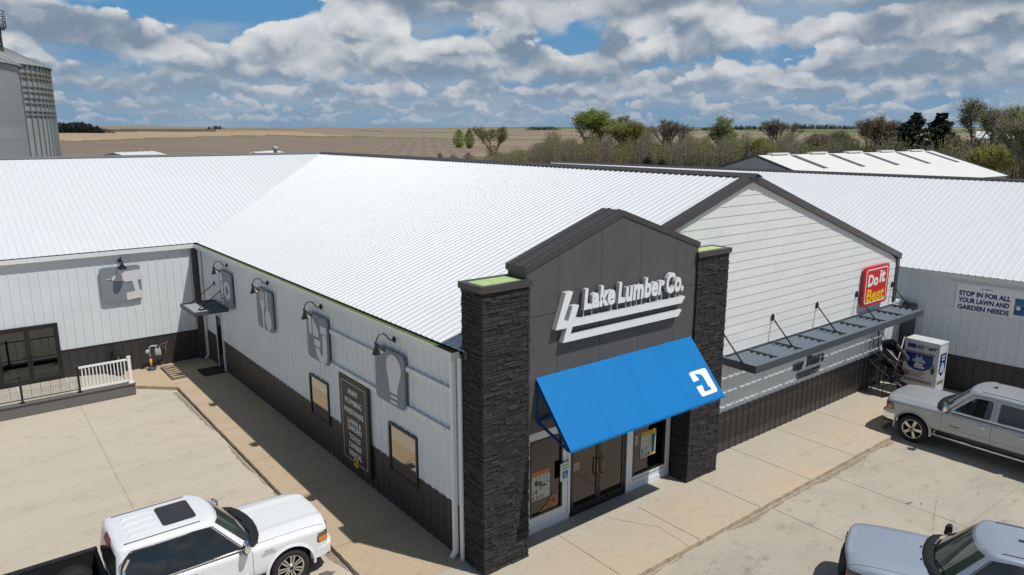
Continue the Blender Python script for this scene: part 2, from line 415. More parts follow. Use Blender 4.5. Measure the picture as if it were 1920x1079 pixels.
oil_m = mat('oil_spot', (0.14, 0.128, 0.11), 0.7)

# ------------------------------------------------------------------ farmland out to the horizon (one sheet, gently rising)
def bearing(deg, dist):
    a = YAW - R(deg)
    return dist*math.cos(a), dist*math.sin(a)
def terrain_z(x, y):
    r = math.hypot(x, y)
    z = -0.45
    if r > 230: z += 25.5*min(1.25, (r-230)/2750.0)**1.12
    a = math.atan2(y, x)
    if r > 300:
        k = min(1, (r-300)/900)
        z += k*(2.1*math.sin(a*9.0+r*0.0021)+1.3*math.sin(a*23+1.3+r*0.0034))
    return z
def field(name, c, c2, sc, st, rough=0.95):
    return mat(name, c, rough, c2=c2, nscale=sc, stretch=st, noise=0.0)
def rows(m, scale, amount):
    """faint crop rows across a field"""
    nt = m.node_tree; b = nt.nodes['Principled BSDF']; src = b.inputs['Base Color'].links[0].from_socket
    tc = nt.nodes.new('ShaderNodeTexCoord'); w = nt.nodes.new('ShaderNodeTexWave'); w.inputs['Scale'].default_value = scale; w.inputs['Distortion'].default_value = 5.0; w.inputs['Detail'].default_value = 3; w.inputs['Detail Scale'].default_value = 0.15
    mp = nt.nodes.new('ShaderNodeMapping'); mp.inputs['Rotation'].default_value = (0, 0, 0.55); nt.links.new(tc.outputs['Object'], mp.inputs[0]); nt.links.new(mp.outputs[0], w.inputs['Vector'])
    r = nt.nodes.new('ShaderNodeMapRange'); r.inputs[3].default_value = 1-amount; r.inputs[4].default_value = 1+amount; nt.links.new(w.outputs[1], r.inputs[0])
    x = nt.nodes.new('ShaderNodeMix'); x.data_type = 'RGBA'; x.blend_type = 'MULTIPLY'; x.inputs[0].default_value = 1; nt.links.new(src, x.inputs[6]); nt.links.new(r.outputs[0], x.inputs[7]); nt.links.new(x.outputs[2], b.inputs['Base Color'])
    return m
f_grass = field('spring_grass', (0.085, 0.105, 0.030), (0.15, 0.15, 0.055), 0.10, (1,1,1))
f_yard = field('farm_yard', (0.20, 0.165, 0.11), (0.30, 0.25, 0.165), 0.12, (1,1,1))
f_till = field('tilled_soil', (0.14, 0.108, 0.078), (0.25, 0.195, 0.14), 0.06, (0.3, 1.6, 1))
f_till2 = field('tilled_soil_pale', (0.19, 0.145, 0.105), (0.29, 0.225, 0.155), 0.022, (0.3, 1.0, 1))
f_stub = field('corn_stubble', (0.30, 0.225, 0.135), (0.40, 0.30, 0.185), 0.02, (0.25, 1.0, 1))
f_dark = field('ploughed_field', (0.052, 0.040, 0.034), (0.085, 0.062, 0.048), 0.02, (1,1,1))
f_green = field('green_cover', (0.075, 0.12, 0.03), (0.12, 0.16, 0.05), 0.015, (1,1,1))
f_far = field('far_field', (0.20, 0.155, 0.11), (0.27, 0.21, 0.145), 0.006, (1,1,1))
rows(f_till, 0.05, 0.09); rows(f_till2, 0.03, 0.04); rows(f_stub, 0.03, 0.07); rows(f_far, 0.012, 0.04)
FM = [f_yard, f_grass, f_till, f_stub, f_dark, f_green, f_till2, f_far]
def field_id(r, deg):
    """which field lies at this range and bearing"""
    q = r/(1+0.02*math.sin(deg*0.9)+0.01*math.sin(deg*2.7)); lp = lambda a, b, t: a+(b-a)*min(1, max(0, t))
    if q < 150: return 0
    if deg < -12:
        low, up = lp(620, 940, (deg+31)/19), lp(1300, 1650, (deg+31)/19)
        if deg > -21: up = lp(up, low*1.07, (deg+21)/8.5)
        if q < low: return 2
        if q < low*1.06: return 1
        if q < up: return 3
        if deg < -22: return 4 if q < 2000 else 5 if q < 2200 else 4 if q < 2700 else 7
        return 7 if q < 2300 else 5 if q < 2500 else 6
    if deg < -4:
        low = lp(940, 640, (deg+12)/8)
        if q < 232 and deg > -7: return 3
        if q < 262 and deg > -8: return 1
        return 2 if q < low else 1 if q < low*1.08 else 6 if q < 1450 else 5 if q < 1560 else 7 if q < 2300 else 5 if q < 2450 else 6
    if q < 235: return 3 if deg < 9 else 1 if deg < 28 else 2
    if q < 300: return 1
    if q < 640: return 6
    if q < 690: return 1
    if q < 1000: return 7
    if q < 1060: return 5
    if q < 1700: return 6 if deg < 14 else 5 if deg > 17 and q > 1250 else 7
    return 1 if q < 1800 else 7 if q < 2600 else 5
mb = MB(); NA = 300; RS = [0, 30, 60, 90, 105, 118, 130, 140, 150, 158, 166, 175, 190, 210, 235, 260, 290, 330, 370, 420, 480, 540, 560, 590, 610, 640, 665, 690, 710, 730, 760, 800, 860, 920, 980, 1020, 1060, 1130, 1220, 1350, 1450, 1500, 1600, 1700, 1800, 1950, 2150, 2300, 2450, 2600, 2800, 3000, 3300, 3700, 4300, 5200, 6500]
rings = []
for r in RS:
    row = []
    for i in range(NA):
        d = i/NA*360.0
        # finer steps inside the picture
        deg = -180 + d
        deg = deg*0.28 if abs(deg) < 150 else math.copysign(42+(abs(deg)-150)*4.6, deg)
        x, y = bearing(deg, r)
        row.append((mb.vert((x, y, terrain_z(x, y))), deg))
    rings.append(row)
for k in range(len(RS)-1):
    for i in range(NA):
        a, b = rings[k][i], rings[k][(i+1) % NA]; c, d = rings[k+1][(i+1) % NA], rings[k+1][i]
        mb.fi((d[0], c[0], b[0], a[0]), field_id((RS[k]+RS[k+1])/2, a[1]), True)
ground = structure(mb.build('ground', FM))

# ------------------------------------------------------------------ paved yard and walks
def sheet(name, poly, z, m):
    b = MB(); b.face([(x, y, z) for x, y in poly], 0); return structure(b.build(name, m))
def slab(name, poly, z0, z1, m, side):
    b = MB(); k = len(poly)
    b.face([(x, y, z1) for x, y in poly], 0)
    for i in range(k):
        p, q = poly[i], poly[(i+1) % k]
        b.face([(p[0], p[1], z0), (q[0], q[1], z0), (q[0], q[1], z1), (p[0], p[1], z1)], 1)
    return structure(b.build(name, [m, side]))
PZ = -0.12
sheet('yard', [(-60, -60), (70, -60), (70, 60), (-60, 60)], PZ-0.12, f_yard)
sheet('parking_lot', [(-40, -8.0), (6.05, -8.0), (6.05, 31), (-40, 31)], PZ, conc_left)
sheet('driveway', [(6.05, -45), (40, -45), (40, 11.0), (6.05, 11.0)], PZ-0.002, conc_right)
def jag(a, b, step, amp, seed):
    rnd = random.Random(seed); n = max(2, int(math.dist(a, b)/step)); out = []
    nx, ny = -(b[1]-a[1])/math.dist(a, b), (b[0]-a[0])/math.dist(a, b)
    for i in range(n):
        t = i/n; j = rnd.uniform(-amp, amp) if i else 0
        out.append((a[0]+(b[0]-a[0])*t+nx*j, a[1]+(b[1]-a[1])*t+ny*j))
    return out
edge = jag((6.02, 9.2), (22.42, 9.2), 0.12, 0.014, 1)
slab('front_walk', edge+[(22.42, 9.2), (22.9, 9.75), (28.3, 9.75), (28.3, 12.0), (8.1, 12.0), (8.1, 11.9), (6.02, 11.9)], PZ-0.05, 0.0, walk_front, kerb_m)
ed2 = jag((6.09, 27.78), (6.04, 11.904), 0.15, 0.008, 2)
slab('side_walk', ed2+[(6.04, 11.904), (8.12, 11.904), (8.12, 31.02), (4.74, 31.02), (4.74, 28.95), (4.95, 28.85)], PZ-0.05, 0.001, walk_left, kerb_m)
jb = MB()
def strip(p, q, w, z, m=0, wob=0.0, seed=0):
    rnd = random.Random(seed); p, q = Vector((*p, 0)), Vector((*q, 0)); d = (q-p); n = max(1, int(d.length/0.25)) if wob else 1
    s = Vector((-d.y, d.x, 0)).normalized()*w/2; off = 0; pts = []
    for i in range(n+1):
        pts.append(p+d*i/n+s/w*2*off); off = off*0.8+rnd.uniform(-wob, wob)
    for a, b in zip(pts, pts[1:]):
        k0 = s*(rnd.uniform(0.5, 1.2) if wob else 1)
        jb.face([(a.x-k0.x, a.y-k0.y, z), (b.x-k0.x, b.y-k0.y, z), (b.x+k0.x, b.y+k0.y, z), (a.x+k0.x, a.y+k0.y, z)], m)
for x, y1 in ((10.43, 11.52), (12.9, 11.15), (15.32, 11.15), (17.72, 11.78), (20.12, 11.78), (22.52, 11.78)):
    strip((x, 9.22), (x+0.01, y1), 0.018, 0.004, 0, 0.004, int(x*10))
strip((11.9, 11.3), (12.55, 10.1), 0.014, 0.0045, 1, 0.03, 5); strip((12.55, 10.1), (12.45, 9.25), 0.014, 0.0045, 1, 0.03, 6)
for y in (14.2, 17.0, 19.8, 22.6, 25.4, 28.2): strip((6.1, y), (8.08, y), 0.016, 0.005, 0, 0.004, int(y*7))
Zp = PZ+0.004
strip((2.95, 28.3), (2.8, 8.0), 0.016, Zp, 1, 0.004, 11); strip((-3.2, 28.3), (-3.3, 8), 0.016, Zp, 1, 0.006, 12)
strip((15.72, 9.14), (15.6, 0), 0.02, Zp, 1, 0.008, 13); strip((18.62, 9.14), (18.7, -2), 0.02, Zp, 1, 0.008, 14)
strip((19.53, 6.71), (17.76, 6.09), 0.018, Zp, 1, 0.006, 15); strip((22.2, 5.62), (12.0, 5.72), 0.02, Zp, 1, 0.008, 16)
strip((11.0, 9.12), (10.9, -2), 0.02, Zp, 1, 0.008, 17)
structure(jb.build('pavement_joints', [joint_m, crack_m]))
dirt_m = mat('kerb_dirt', (0.27, 0.225, 0.16), 0.95, noise=0.35, nscale=9)
jb = MB(); rnd = random.Random(77)
for (x0, y0), (x1, y1) in (((7.0, 9.17), (22.3, 9.17)), ((6.0, 12.2), (6.02, 27.6))):
    n = int(math.dist((x0, y0), (x1, y1))/0.22); w0 = 0.05
    for k in range(n):
        a, c = k/n, (k+1)/n; w1 = max(0.0, min(0.16, w0+rnd.uniform(-.06, .06)))
        sx, sy = (0, -1) if x1-x0 > 1 else (-1, 0)
        P = lambda t, w: (x0+(x1-x0)*t+sx*w, y0+(y1-y0)*t+sy*w, Zp+0.002)
        if w0+w1 > .03: jb.face([P(a, 0), P(a, w0), P(c, w1), P(c, 0)] if sy else [P(a, 0), P(c, 0), P(c, w1), P(a, w0)])
        w0 = w1
recalc(structure(jb.build('pavement_dirt', dirt_m)))
ob = MB(); rnd = random.Random(4)
def blot(x, y, rx, ry, z=Zp+0.003, rot=0.0):
    n = 14; ob.face([(x+math.cos(rot)*rx*math.cos(2*math.pi*i/n)*k-math.sin(rot)*ry*math.sin(2*math.pi*i/n)*k,
              y+math.sin(rot)*rx*math.cos(2*math.pi*i/n)*k+math.cos(rot)*ry*math.sin(2*math.pi*i/n)*k, z) for i in range(n) for k in [rnd.uniform(0.7, 1.2)]], 0)
for x, y, a, b in ((18.75, 7.05, .14, .03), (18.95, 6.85, .05, .02), (16.3, 7.35, .10, .02), (5.55, 13.55, .2, .12)):
    blot(x, y, a, b, rot=rnd.uniform(-.5, .5))
structure(ob.build('pavement_stains', oil_m))

# ------------------------------------------------------------------ the store (main gabled block)
X0, X1, Y0, YC = 8.1, 27.6, 11.8, 31.0         # west wall, east wall, front wall, inner corner
XR, ZR, SL = 17.85, 8.12, 0.332                # ridge
ZE = 4.86                                      # eave
def zroof(x): return ZR-SL*abs(x-XR)
store = thing('store_building', (17.85, 11.8, 0), 'white metal store with dark wainscot, stone pillars and charcoal gabled entrance', 'store')
RW, RH, RP = 0.06, 0.022, 0.2286
nl = Vector((-SL, 0, 1)).normalized(); nr = Vector((SL, 0, 1)).normalized()
XE0, XE1 = 8.06, 27.72
WY0, WYR = 30.90, 40.5                         # wing eave line and shared ridge line
def valley_x(y): return XE0+(y-WY0)/(WYR-WY0)*(XR-XE0)
def valley_y(x): return WY0+(x-XE0)/(XR-XE0)*(WYR-WY0)
b = MB()
ln = math.hypot(1, SL)
# west slope: u = +Y, v runs down the slope from the ridge (towards -X)
def vw(s):
    y = 11.72+s
    xe = XE0 if y <= WY0 else min(XR-0.01, valley_x(y))
    return (0.0, (XR-xe)*ln)
b.ribs((XR, 11.72, ZR), (0,1,0), Vector((-1, 0, -SL)).normalized(), nl, WYR-11.72, RP, RW, RH, vw)
def ve(s):
    y = 11.72+s
    return (max(0.0, (y-WYR)/9.7*(XE1-XR)*ln), (XE1-XR)*ln)
b.ribs((XR, 11.72, ZR), (0,1,0), Vector((1, 0, -SL)).normalized(), nr, WYR+9.7-11.72, RP, RW, RH, ve)
roof = b.build('roof', white_roof, store)
b = MB()
for sx, n_ in ((-1, nl), (1, nr)):
    b.hexa([(XR, 11.6, ZR+0.036), (XR, WYR, ZR+0.036), (XR+sx*0.24, WYR, ZR+0.036-0.24*SL), (XR+sx*0.24, 11.6, ZR+0.036-0.24*SL)],
           [(XR, 11.6, ZR+0.066), (XR, WYR, ZR+0.066), (XR+sx*0.24, WYR, ZR+0.05-0.24*SL), (XR+sx*0.24, 11.6, ZR+0.05-0.24*SL)])
recalc(b.build('ridge_cap', brown_trim, roof))
# west gutter: white trough with a green film inside
b = MB(); gx0, gx1, gz0, gz1 = 7.87, 8.08, 4.70, 4.835
b.box((gx0, 11.98, gz0), (gx0+0.012, WY0, gz1+0.012)); b.box((gx0+0.012, 11.98, gz0), (gx1, WY0, gz0+0.012)); b.box((gx0+0.013, 11.98, gz0+0.013), (gx1, 11.99, gz1))
b.box((gx0+0.0125, 11.991, gz0+0.0125), (gx1, WY0, gz1-0.012), 1)
for y in [12.6+i*0.9 for i in range(21)]: b.box((gx0+0.013, y, gz1-0.02), (gx1-0.02, y+0.02, gz1-0.008), 2)
b.build('gutter', [white_trim, gutter_in, gutter_in], store)
# west wall
WR, WH, WP = 0.10, 0.022, 0.3048
b = MB()
b.ribs((X0, YC, 1.25), (0,-1,0), (0,0,1), (-1,0,0), YC-11.96, WP, WR, WH, lambda s: (0.0, 3.52))
b.build('wall', white_wall, store).name = 'west_wall'
b = MB()
b.ribs((X0, YC, 0.02), (0,-1,0), (0,0,1), (-1,0,0), YC-11.96, WP, WR, WH, lambda s: (0.0, 1.22))
b.box((X0-0.028, 11.96, 1.235), (X0+0.05, YC-0.12, 1.262))
b.build('wainscot', brown_wall, store)
b = MB(); b.box((X0+0.02, 11.97, 0), (X0+0.1, YC, 4.7)); b.build('wall_core', white_wall, store); b = MB(); b.box((27.45, 11.87, 0), (27.6, 49.9, 4.83)); b.build('east_wall', white_wall, store)
# trims and downspouts
b = MB(); b.box((X0-0.035, 11.93, 0.0), (X0-0.001, 12.05, 4.70)); b.build('corner_trim', white_trim, store)
def downspout(x, y, parent):
    d = MB(); d.box((x-0.09, y-0.05, 0.12), (x, y+0.05, 4.60)); d.bar((x-0.045, y, 0.16), (x-0.16, y, 0.04), 0.09, 0.08, up=(0,1,0))
    d.bar((x-0.045, y, 4.58), (x-0.12, y, 4.73), 0.09, 0.08, up=(0,1,0))
    for z in (1.5, 3.2): d.box((x-0.095, y-0.056, z), (x-0.0, y+0.056, z+0.04))
    return d.build('downspout', white_trim, parent)
downspout(X0-0.036, 12.16, store); downspout(X0-0.03, YC-0.3, store)
for z in (3.90, 2.93):
    r = MB(); r.box((X0-0.085, 12.25, z-0.055), (X0-0.024, 18.3, z+0.055))
    for k in range(9): r.box((X0-0.092, 12.5+k*0.7, z-0.012), (X0-0.085, 12.524+k*0.7, z+0.012), 1)
    r.build('sign_rail', [white_trim, frame_black], store)
# west windows
for (ya, yb, za, zb) in ((18.68, 19.99, 0.95, 2.24), (13.77, 15.12, 0.98, 2.28)):
    w = MB(); t = 0.055
    for p, q in (((ya, za), (yb, za+t)), ((ya, zb-t), (yb, zb)), ((ya, za+t), (ya+t, zb-t)), ((yb-t, za+t), (yb, zb-t))):
        w.box((X0-0.07, p[0], p[1]), (X0-0.0, q[0], q[1]))
    win = w.build('window', frame_black, store)
    g = MB(); g.box((X0-0.04, ya+t, za+t), (X0-0.026, yb-t, zb-t)); g.build('pane', win_glass, win)
# things seen in the foot of the two windows: seed displays behind the glass
# west door under the little canopy
w = MB()
for p, q in (((28.50, 0.0), (28.58, 2.30)), ((29.22, 0.0), (29.30, 2.30)), ((28.58, 2.22), (29.22, 2.30))):
    w.box((X0-0.06, p[0], p[1]), (X0+0.0, q[0], q[1]))
dr = w.build('side_door', white_trim, store)
g = MB(); g.box((X0-0.034, 28.58, 0.02), (X0-0.026, 29.22, 2.22)); g.build('pane', door_glass, dr)
g = MB()
for p, q in (((28.58, 0.02), (28.66, 2.22)), ((29.14, 0.02), (29.22, 2.22)), ((28.66, 2.12), (29.14, 2.22)), ((28.66, 0.02), (29.14, 0.25))):
    g.box((X0-0.05, p[0], p[1]), (X0-0.0342, q[0], q[1]))
g.build('leaf_frame', frame_black, dr)
# front gable: lap siding in courses above a white ribbed band and a dark wainscot
b = MB(); EXP = 0.265; zb = 3.075; rnd = random.Random(3)
while zb < 8.0:
    zt = min(zb+EXP, 8.05)
    xa, xb = XR-(ZR-0.16-zb)/SL, XR+(ZR-0.16-zb)/SL
    xat, xbt = XR-max(0.02, (ZR-0.16-zt)/SL), XR+max(0.02, (ZR-0.16-zt)/SL)
    lo, hi = max(16.0 if zb < 5.6 else 9.6, xa), min(27.42, xb)
    x = lo - rnd.uniform(0, 1.2)
    while x < hi:
        xe = x+1.22; p, q = max(x, lo), min(xe-0.0025, hi)
        if q-p > 0.02:
            def cl(v): return min(max(v, xat), xbt)
            f, bk = Y0-0.016, Y0-0.004
            b.face([(p, f, zb+0.004), (q, f, zb+0.004), (cl(q), bk, zt+0.012), (cl(p), bk, zt+0.012)])
            b.face([(p, Y0+0.01, zb+0.004), (q, Y0+0.01, zb+0.004), (q, f, zb+0.004), (p, f, zb+0.004)])
            b.face([(p, Y0+0.01, zb+0.004), (p, f, zb+0.004), (cl(p), bk, zt+0.012)]); b.face([(q, f, zb+0.004), (q, Y0+0.01, zb+0.004), (cl(q), bk, zt+0.012)])
        x = xe
    zb += EXP
b.build('gable_siding', siding_m, store)
b = MB(); b.prism([(9.6, 4.9), (27.45, 4.9), (27.45, 4.95), (XR, ZR-0.14), (9.6, ZR-0.14-SL*(XR-9.6))], (0, Y0+0.012, 0), (1,0,0), (0,0,1), (0,1,0), 0.05); b.box((16.0, Y0+0.012, 0), (27.45, Y0+0.06, 4.899))
b.build('gable_backing', panel_grey, store)
b = MB(); b.ribs((16.0, Y0, 1.26), (1,0,0), (0,0,1), (0,-1,0), 28.52-16.0, WP, WR, WH, lambda s: (0.0, 1.76)); b.box((27.4, Y0+0.002, 1.26), (28.52, Y0+0.06, 3.02))
b.build('front_wall', white_wall, store)
b = MB(); b.ribs((16.0, Y0, 0.02), (1,0,0), (0,0,1), (0,-1,0), 28.52-16.0, WP, WR, WH, lambda s: (0.0, 1.23)); b.box((16.2, Y0-0.03, 1.245), (28.3, Y0+0.005, 1.27)); b.box((27.4, Y0+0.002, 0), (28.52, Y0+0.06, 1.244))
b.build('front_wainscot', brown_wall, store)
b = MB(); b.box((16.2, Y0-0.035, 3.02), (28.6, Y0+0.0605, 3.07)); b.box((27.43, Y0-0.0352, 3.07), (28.6, Y0+0.12, 3.12)); b.build('band_trim', white_trim, store)
b = MB(); b.box((28.28, 11.33, 0), (28.66, 11.76, 2.95)); b.build('corner_post', brown_trim, store)
# rake trim
b = MB()
for sx in (-1, 1):
    xe = XR+sx*9.78
    ze = zroof(xe)
    b.hexa([(XR, 11.70, ZR-0.15), (xe, 11.70, ze-0.15), (xe, Y0-0.026, ze-0.15), (XR, Y0-0.026, ZR-0.15)],
           [(XR, 11.70, ZR+0.055), (xe, 11.70, ze+0.055), (xe, Y0-0.026, ze+0.055), (XR, Y0-0.026, ZR+0.055)])
    b.hexa([(XR, 11.703, ZR+0.034), (xe, 11.703, ze+0.034), (xe, 11.96, ze+0.034), (XR, 11.96, ZR+0.034)],
           [(XR, 11.703, ZR+0.0552), (xe, 11.703, ze+0.0552), (xe, 11.96, ze+0.0552), (XR, 11.96, ZR+0.0552)])
recalc(b.build('rake_trim', brown_trim, store))
b = MB(); b.box((27.40, 11.74, 3.12), (27.60, Y0+0.05, 4.80)); b.build('corner_trim', brown_trim, store)

# ------------------------------------------------------------------ entrance: pillars, tower, shop front
def pillar(xa, xb, ya, yb, seed, faces):
    b = MB(); rnd = random.Random(seed)
    b.box((xa+0.03, ya+0.03, -0.05), (xb-0.03, yb-0.03, 6.2), 1)
    def stone_face(o, u, n, W):
        o, u, n = Vector(o), Vector(u), Vector(n); z = 0.0
        rows = []
        while z < 6.19:
            h = rnd.choice((0.042, 0.05, 0.06, 0.07, 0.085, 0.11)); h = min(h, 6.2-z)
            x = 0.0
            while x < W-1e-3:
                w = rnd.uniform(0.12, 0.42)
                if W-(x+w) < 0.13: w = W-x
                parts = [(0, h)]
                if h > 0.095 and rnd.random() < 0.45: k = h*rnd.uniform(0.4, 0.6); parts = [(0, k), (k, h)]
                for a, c in parts:
                    d = rnd.uniform(0.014, 0.042); g = 0.0025
                    e0 = -d if x < 1e-3 else g
                    p = o+u*(x+(0 if x < 1e-3 else g))+Vector((0,0,z+a+g)); ww = w-(g if x < 1e-3 else 2*g); hh = c-a-2*g
                    if hh < 0.02: continue
                    j = lambda s: rnd.uniform(-s, s)
                    lo = [p-n*0.03, p+u*ww-n*0.03, p+u*ww-n*0.03+Vector((0,0,hh)), p-n*0.03+Vector((0,0,hh))]
                    c_ = 0.006
                    hi = [p+u*c_+n*(d+j(.008))+Vector((0,0,c_)), p+u*(ww-c_)+n*(d+j(.008))+Vector((0,0,c_)), p+u*(ww-c_)+n*(d+j(.008))+Vector((0,0,hh-c_)), p+u*c_+n*(d+j(.008))+Vector((0,0,hh-c_))]
                    b.hexa(lo, hi, 0)
                x += w
            z += h
    e = 0.05
    if 'f' in faces: stone_face((xa+e*0.3, ya+e, 0), (1,0,0), (0,-1,0), xb-xa-e*0.6)
    if 'l' in faces: stone_face((xa+e, yb-e*0.3, 0), (0,-1,0), (-1,0,0), yb-ya-e*0.6)
    if 'r' in faces: stone_face((xb-e, ya+e*0.3, 0), (0,1,0), (1,0,0), yb-ya-e*0.6)
    o = recalc(b.build('stone_pillar', [stone_m, mortar_m], store))
    c = MB(); t = 0.022; w = 0.10
    for p, q in (((xa-t, ya-t), (xb+t, ya+w)), ((xa-t, yb-w), (xb+t, yb+t)), ((xa-t, ya+w), (xa+w, yb-w)), ((xb-w, ya+w), (xb+t, yb-w))):
        c.box((p[0], p[1], 6.2), (q[0], q[1], 6.335))
    c.build('cap', brown_trim, o)
    c = MB(); c.box((xa+w, ya+w, 6.2), (xb-w, yb-w, 6.322)); c.build('cap_top', green_m, o)
    return o
pillar(8.09, 9.35, 11.17, 11.96, 11, 'flr')
pillar(14.86, 16.19, 11.17, 11.79, 12, 'flr')
TXA, TZA, TZE, TY, TYB = 12.11, 7.49, 6.50, 11.25, 11.92
b = MB()
b.prism([(9.345, 2.87), (14.875, 2.87), (14.875, 6.34), (14.93, 6.34), (14.93, TZE-0.03), (TXA, TZA-0.05), (9.29, TZE-0.03), (9.29, 6.34), (9.345, 6.34)], (0, TY, 0), (1,0,0), (0,0,1), (0,1,0), 0.08)
tw = b.build('entrance_panel', panel_grey, store)
b = MB(); b.prism([(9.37, 4.8), (14.85, 4.8), (14.85, 6.34), (14.92, 6.34), (14.92, TZE-0.03), (TXA, TZA-0.05), (9.30, TZE-0.03), (9.30, 6.34), (9.37, 6.34)], (0, TY+0.081, 0), (1,0,0), (0,0,1), (0,1,0), TYB-TY-0.1); b.build('tower_body', brown_trim, store)
b = MB()
for x in (10.16, 11.45, 12.76, 14.06):
    zt = TZA-0.06-0.335*abs(x-TXA); b.box((x-0.005, TY-0.0015, 2.88), (x+0.006, TY+0.01, zt))
b.box((9.36, TY-0.003, 5.50), (14.86, TY+0.01, 5.514)); b.build('panel_joint', seam_m, tw)
b = MB()
for sx, xe in ((-1, 9.25), (1, 14.97)):
    b.hexa([(TXA, TY-0.022, TZA-0.045), (xe, TY-0.022, TZE-0.045), (xe, TYB, TZE-0.045), (TXA, TYB, TZA-0.045)],
           [(TXA, TY-0.022, TZA+0.085), (xe, TY-0.022, TZE+0.085), (xe, TYB, TZE+0.085), (TXA, TYB, TZA+0.085)])
    for yy in (TY+0.12, TY+0.44):   # standing seams of the coping
        b.hexa([(TXA, yy, TZA+0.085), (xe, yy, TZE+0.085), (xe, yy+0.03, TZE+0.085), (TXA, yy+0.03, TZA+0.085)],
               [(TXA, yy, TZA+0.105), (xe, yy, TZE+0.105), (xe, yy+0.03, TZE+0.105), (TXA, yy+0.03, TZA+0.105)])
recalc(b.build('tower_coping', brown_trim, store))
# shop front
YS = 11.86
b = MB()
b.box((9.34, YS, 0), (9.91, YS+0.1, 2.95)); b.box((9.91, YS, 0), (10.93, YS+0.1, 0.40)); b.box((10.93, YS-0.001, 0), (11.17, YS+0.1, 2.95)); b.box((9.91, YS, 2.33), (10.93, YS+0.1, 2.95)); b.box((9.34, YS-0.02, 0.0), (11.16, YS, 0.14)); b.box((11.1, YS-0.03, 0.14), (11.168, YS-0.001, 2.5))
b.build('shopfront_trim', [white_wall, seam_m], store); b = MB()
b.box((13.17, YS-0.001, 0), (13.43, YS+0.1, 2.95)); b.box((13.43, YS, 0), (14.72, YS+0.1, 0.37)); b.box((14.72, YS, 0), (14.93, YS+0.1, 2.95)); b.box((13.43, YS, 2.33), (14.72, YS+0.1, 2.95))
b.box((13.18, YS-0.02, 0.0), (14.92, YS, 0.14)); b.box((13.172, YS-0.03, 0.14), (13.24, YS-0.001, 2.5))
b.box((13.44, YS-0.008, 0.27), (14.71, YS, 0.28), 1)
b.build('shopfront_trim', [white_wall, seam_m], store)
b = MB(); b.box((9.34, TY+0.081, 2.951), (14.93, YS+0.1, 3.0)); b.box((11.17, YS+.0, 2.5), (13.17, YS+0.1, 2.95)); b.build('soffit', panel_grey, store)
for xa, xb, za, zb_ in ((9.91, 10.93, 0.40, 2.33), (13.43, 14.72, 0.37, 2.33)):
    w = MB(); t = 0.05
    for p, q in (((xa, za), (xb, za+t)), ((xa, zb_-t), (xb, zb_)), ((xa, za+t), (xa+t, zb_-t)), ((xb-t, za+t), (xb, zb_-t))):
        w.box((p[0], YS-0.012, p[1]), (q[0], YS+0.06, q[1]))
    win = w.build('shop_window', frame_black, store)
    g = MB(); g.box((xa+t, YS+0.03, za+t), (xb-t, YS+0.04, zb_-t)); g.build('pane', shop_glass, win)
b = MB(); xa, xb = 11.17, 13.17
for p, q in (((xa, 0.0), (xa+0.06, 2.5)), ((xb-0.06, 0.0), (xb, 2.5)), ((xa+0.06, 2.42), (xb-0.06, 2.5)), ((xa+0.06, 0.0), (xb-0.06, 0.03))):
    b.box((p[0], YS-0.01, p[1]), (q[0], YS+0.08, q[1]))
ent = b.build('entrance_door', frame_black, store)
for xa, xb, hx in ((11.235, 12.165, 12.07), (12.175, 13.105, 12.27)):
    l = MB(); t = 0.075
    for p, q in (((xa, 0.035), (xb, 0.22)), ((xa, 2.33), (xb, 2.415)), ((xa, 0.22), (xa+t, 2.33)), ((xb-t, 0.22), (xb, 2.33))):
        l.box((p[0], YS+0.0, p[1]), (q[0], YS+0.05, q[1]))
    lf = l.build('door_leaf', frame_black, ent)
    g = MB(); g.box((xa+t, YS+0.02, 0.22), (xb-t, YS+0.03, 2.33)); g.build('pane', shop_glass, ent)
    h = MB(); h.tube([(hx, YS+0.0, 0.86), (hx, YS-0.06, 0.88), (hx, YS-0.06, 1.30), (hx, YS+0.0, 1.32)], 0.018, 8); h.build('handle', mat('bronze_pull', (0.28, 0.17, 0.10), 0.3, metal=0.8) if 'bronze_pull' not in MATS else MATS['bronze_pull'], ent)

# ------------------------------------------------------------------ left wing (its ridge runs left to right)
wing = thing('wing_building', (0, 31, 0), 'left wing of the store with long white roof, glass doors and dark wainscot', 'store wing')
b = MB(); SW = (ZR-ZE-0.03)/(WYR-WY0); lw = math.hypot(1, SW); WXL = -26.0
nf = Vector((0, -SW, 1)).normalized(); nb = Vector((0, SW, 1)).normalized()
def vf(s):
    x = WXL+s; y = WY0 if x <= XE0 else min(valley_y(x), WYR-0.01)
    return (0.0, (WYR-y)*lw)
b.ribs((WXL, WYR, ZR), (1,0,0), Vector((0, -1, -SW)).normalized(), nf, XR-WXL, RP, RW*0.5, RH*0.75, vf)
b.ribs((WXL, WYR, ZR), (1,0,0), Vector((0, 1, -SW)).normalized(), nb, XE1-WXL, RP, RW, RH, lambda s: (max(0.0, (s+WXL-XR)/(XE1-XR)*9.7*lw), 9.7*lw))
wroof = b.build('roof', white_roof, wing)
b = MB()
for sy in (-1, 1):
    b.hexa([(WXL, WYR, ZR+0.036), (XR+0.3, WYR, ZR+0.036), (XR+0.3, WYR+sy*0.2, ZR+0.03-0.2*SW), (WXL, WYR+sy*0.2, ZR+0.03-0.2*SW)],
           [(WXL, WYR, ZR+0.064), (XR+0.3, WYR, ZR+0.064), (XR+0.3, WYR+sy*0.2, ZR+0.046-0.2*SW), (WXL, WYR+sy*0.2, ZR+0.046-0.2*SW)])
recalc(b.build('ridge_cap', mat('grey_ridge', (0.16, 0.165, 0.175), 0.45), wroof))
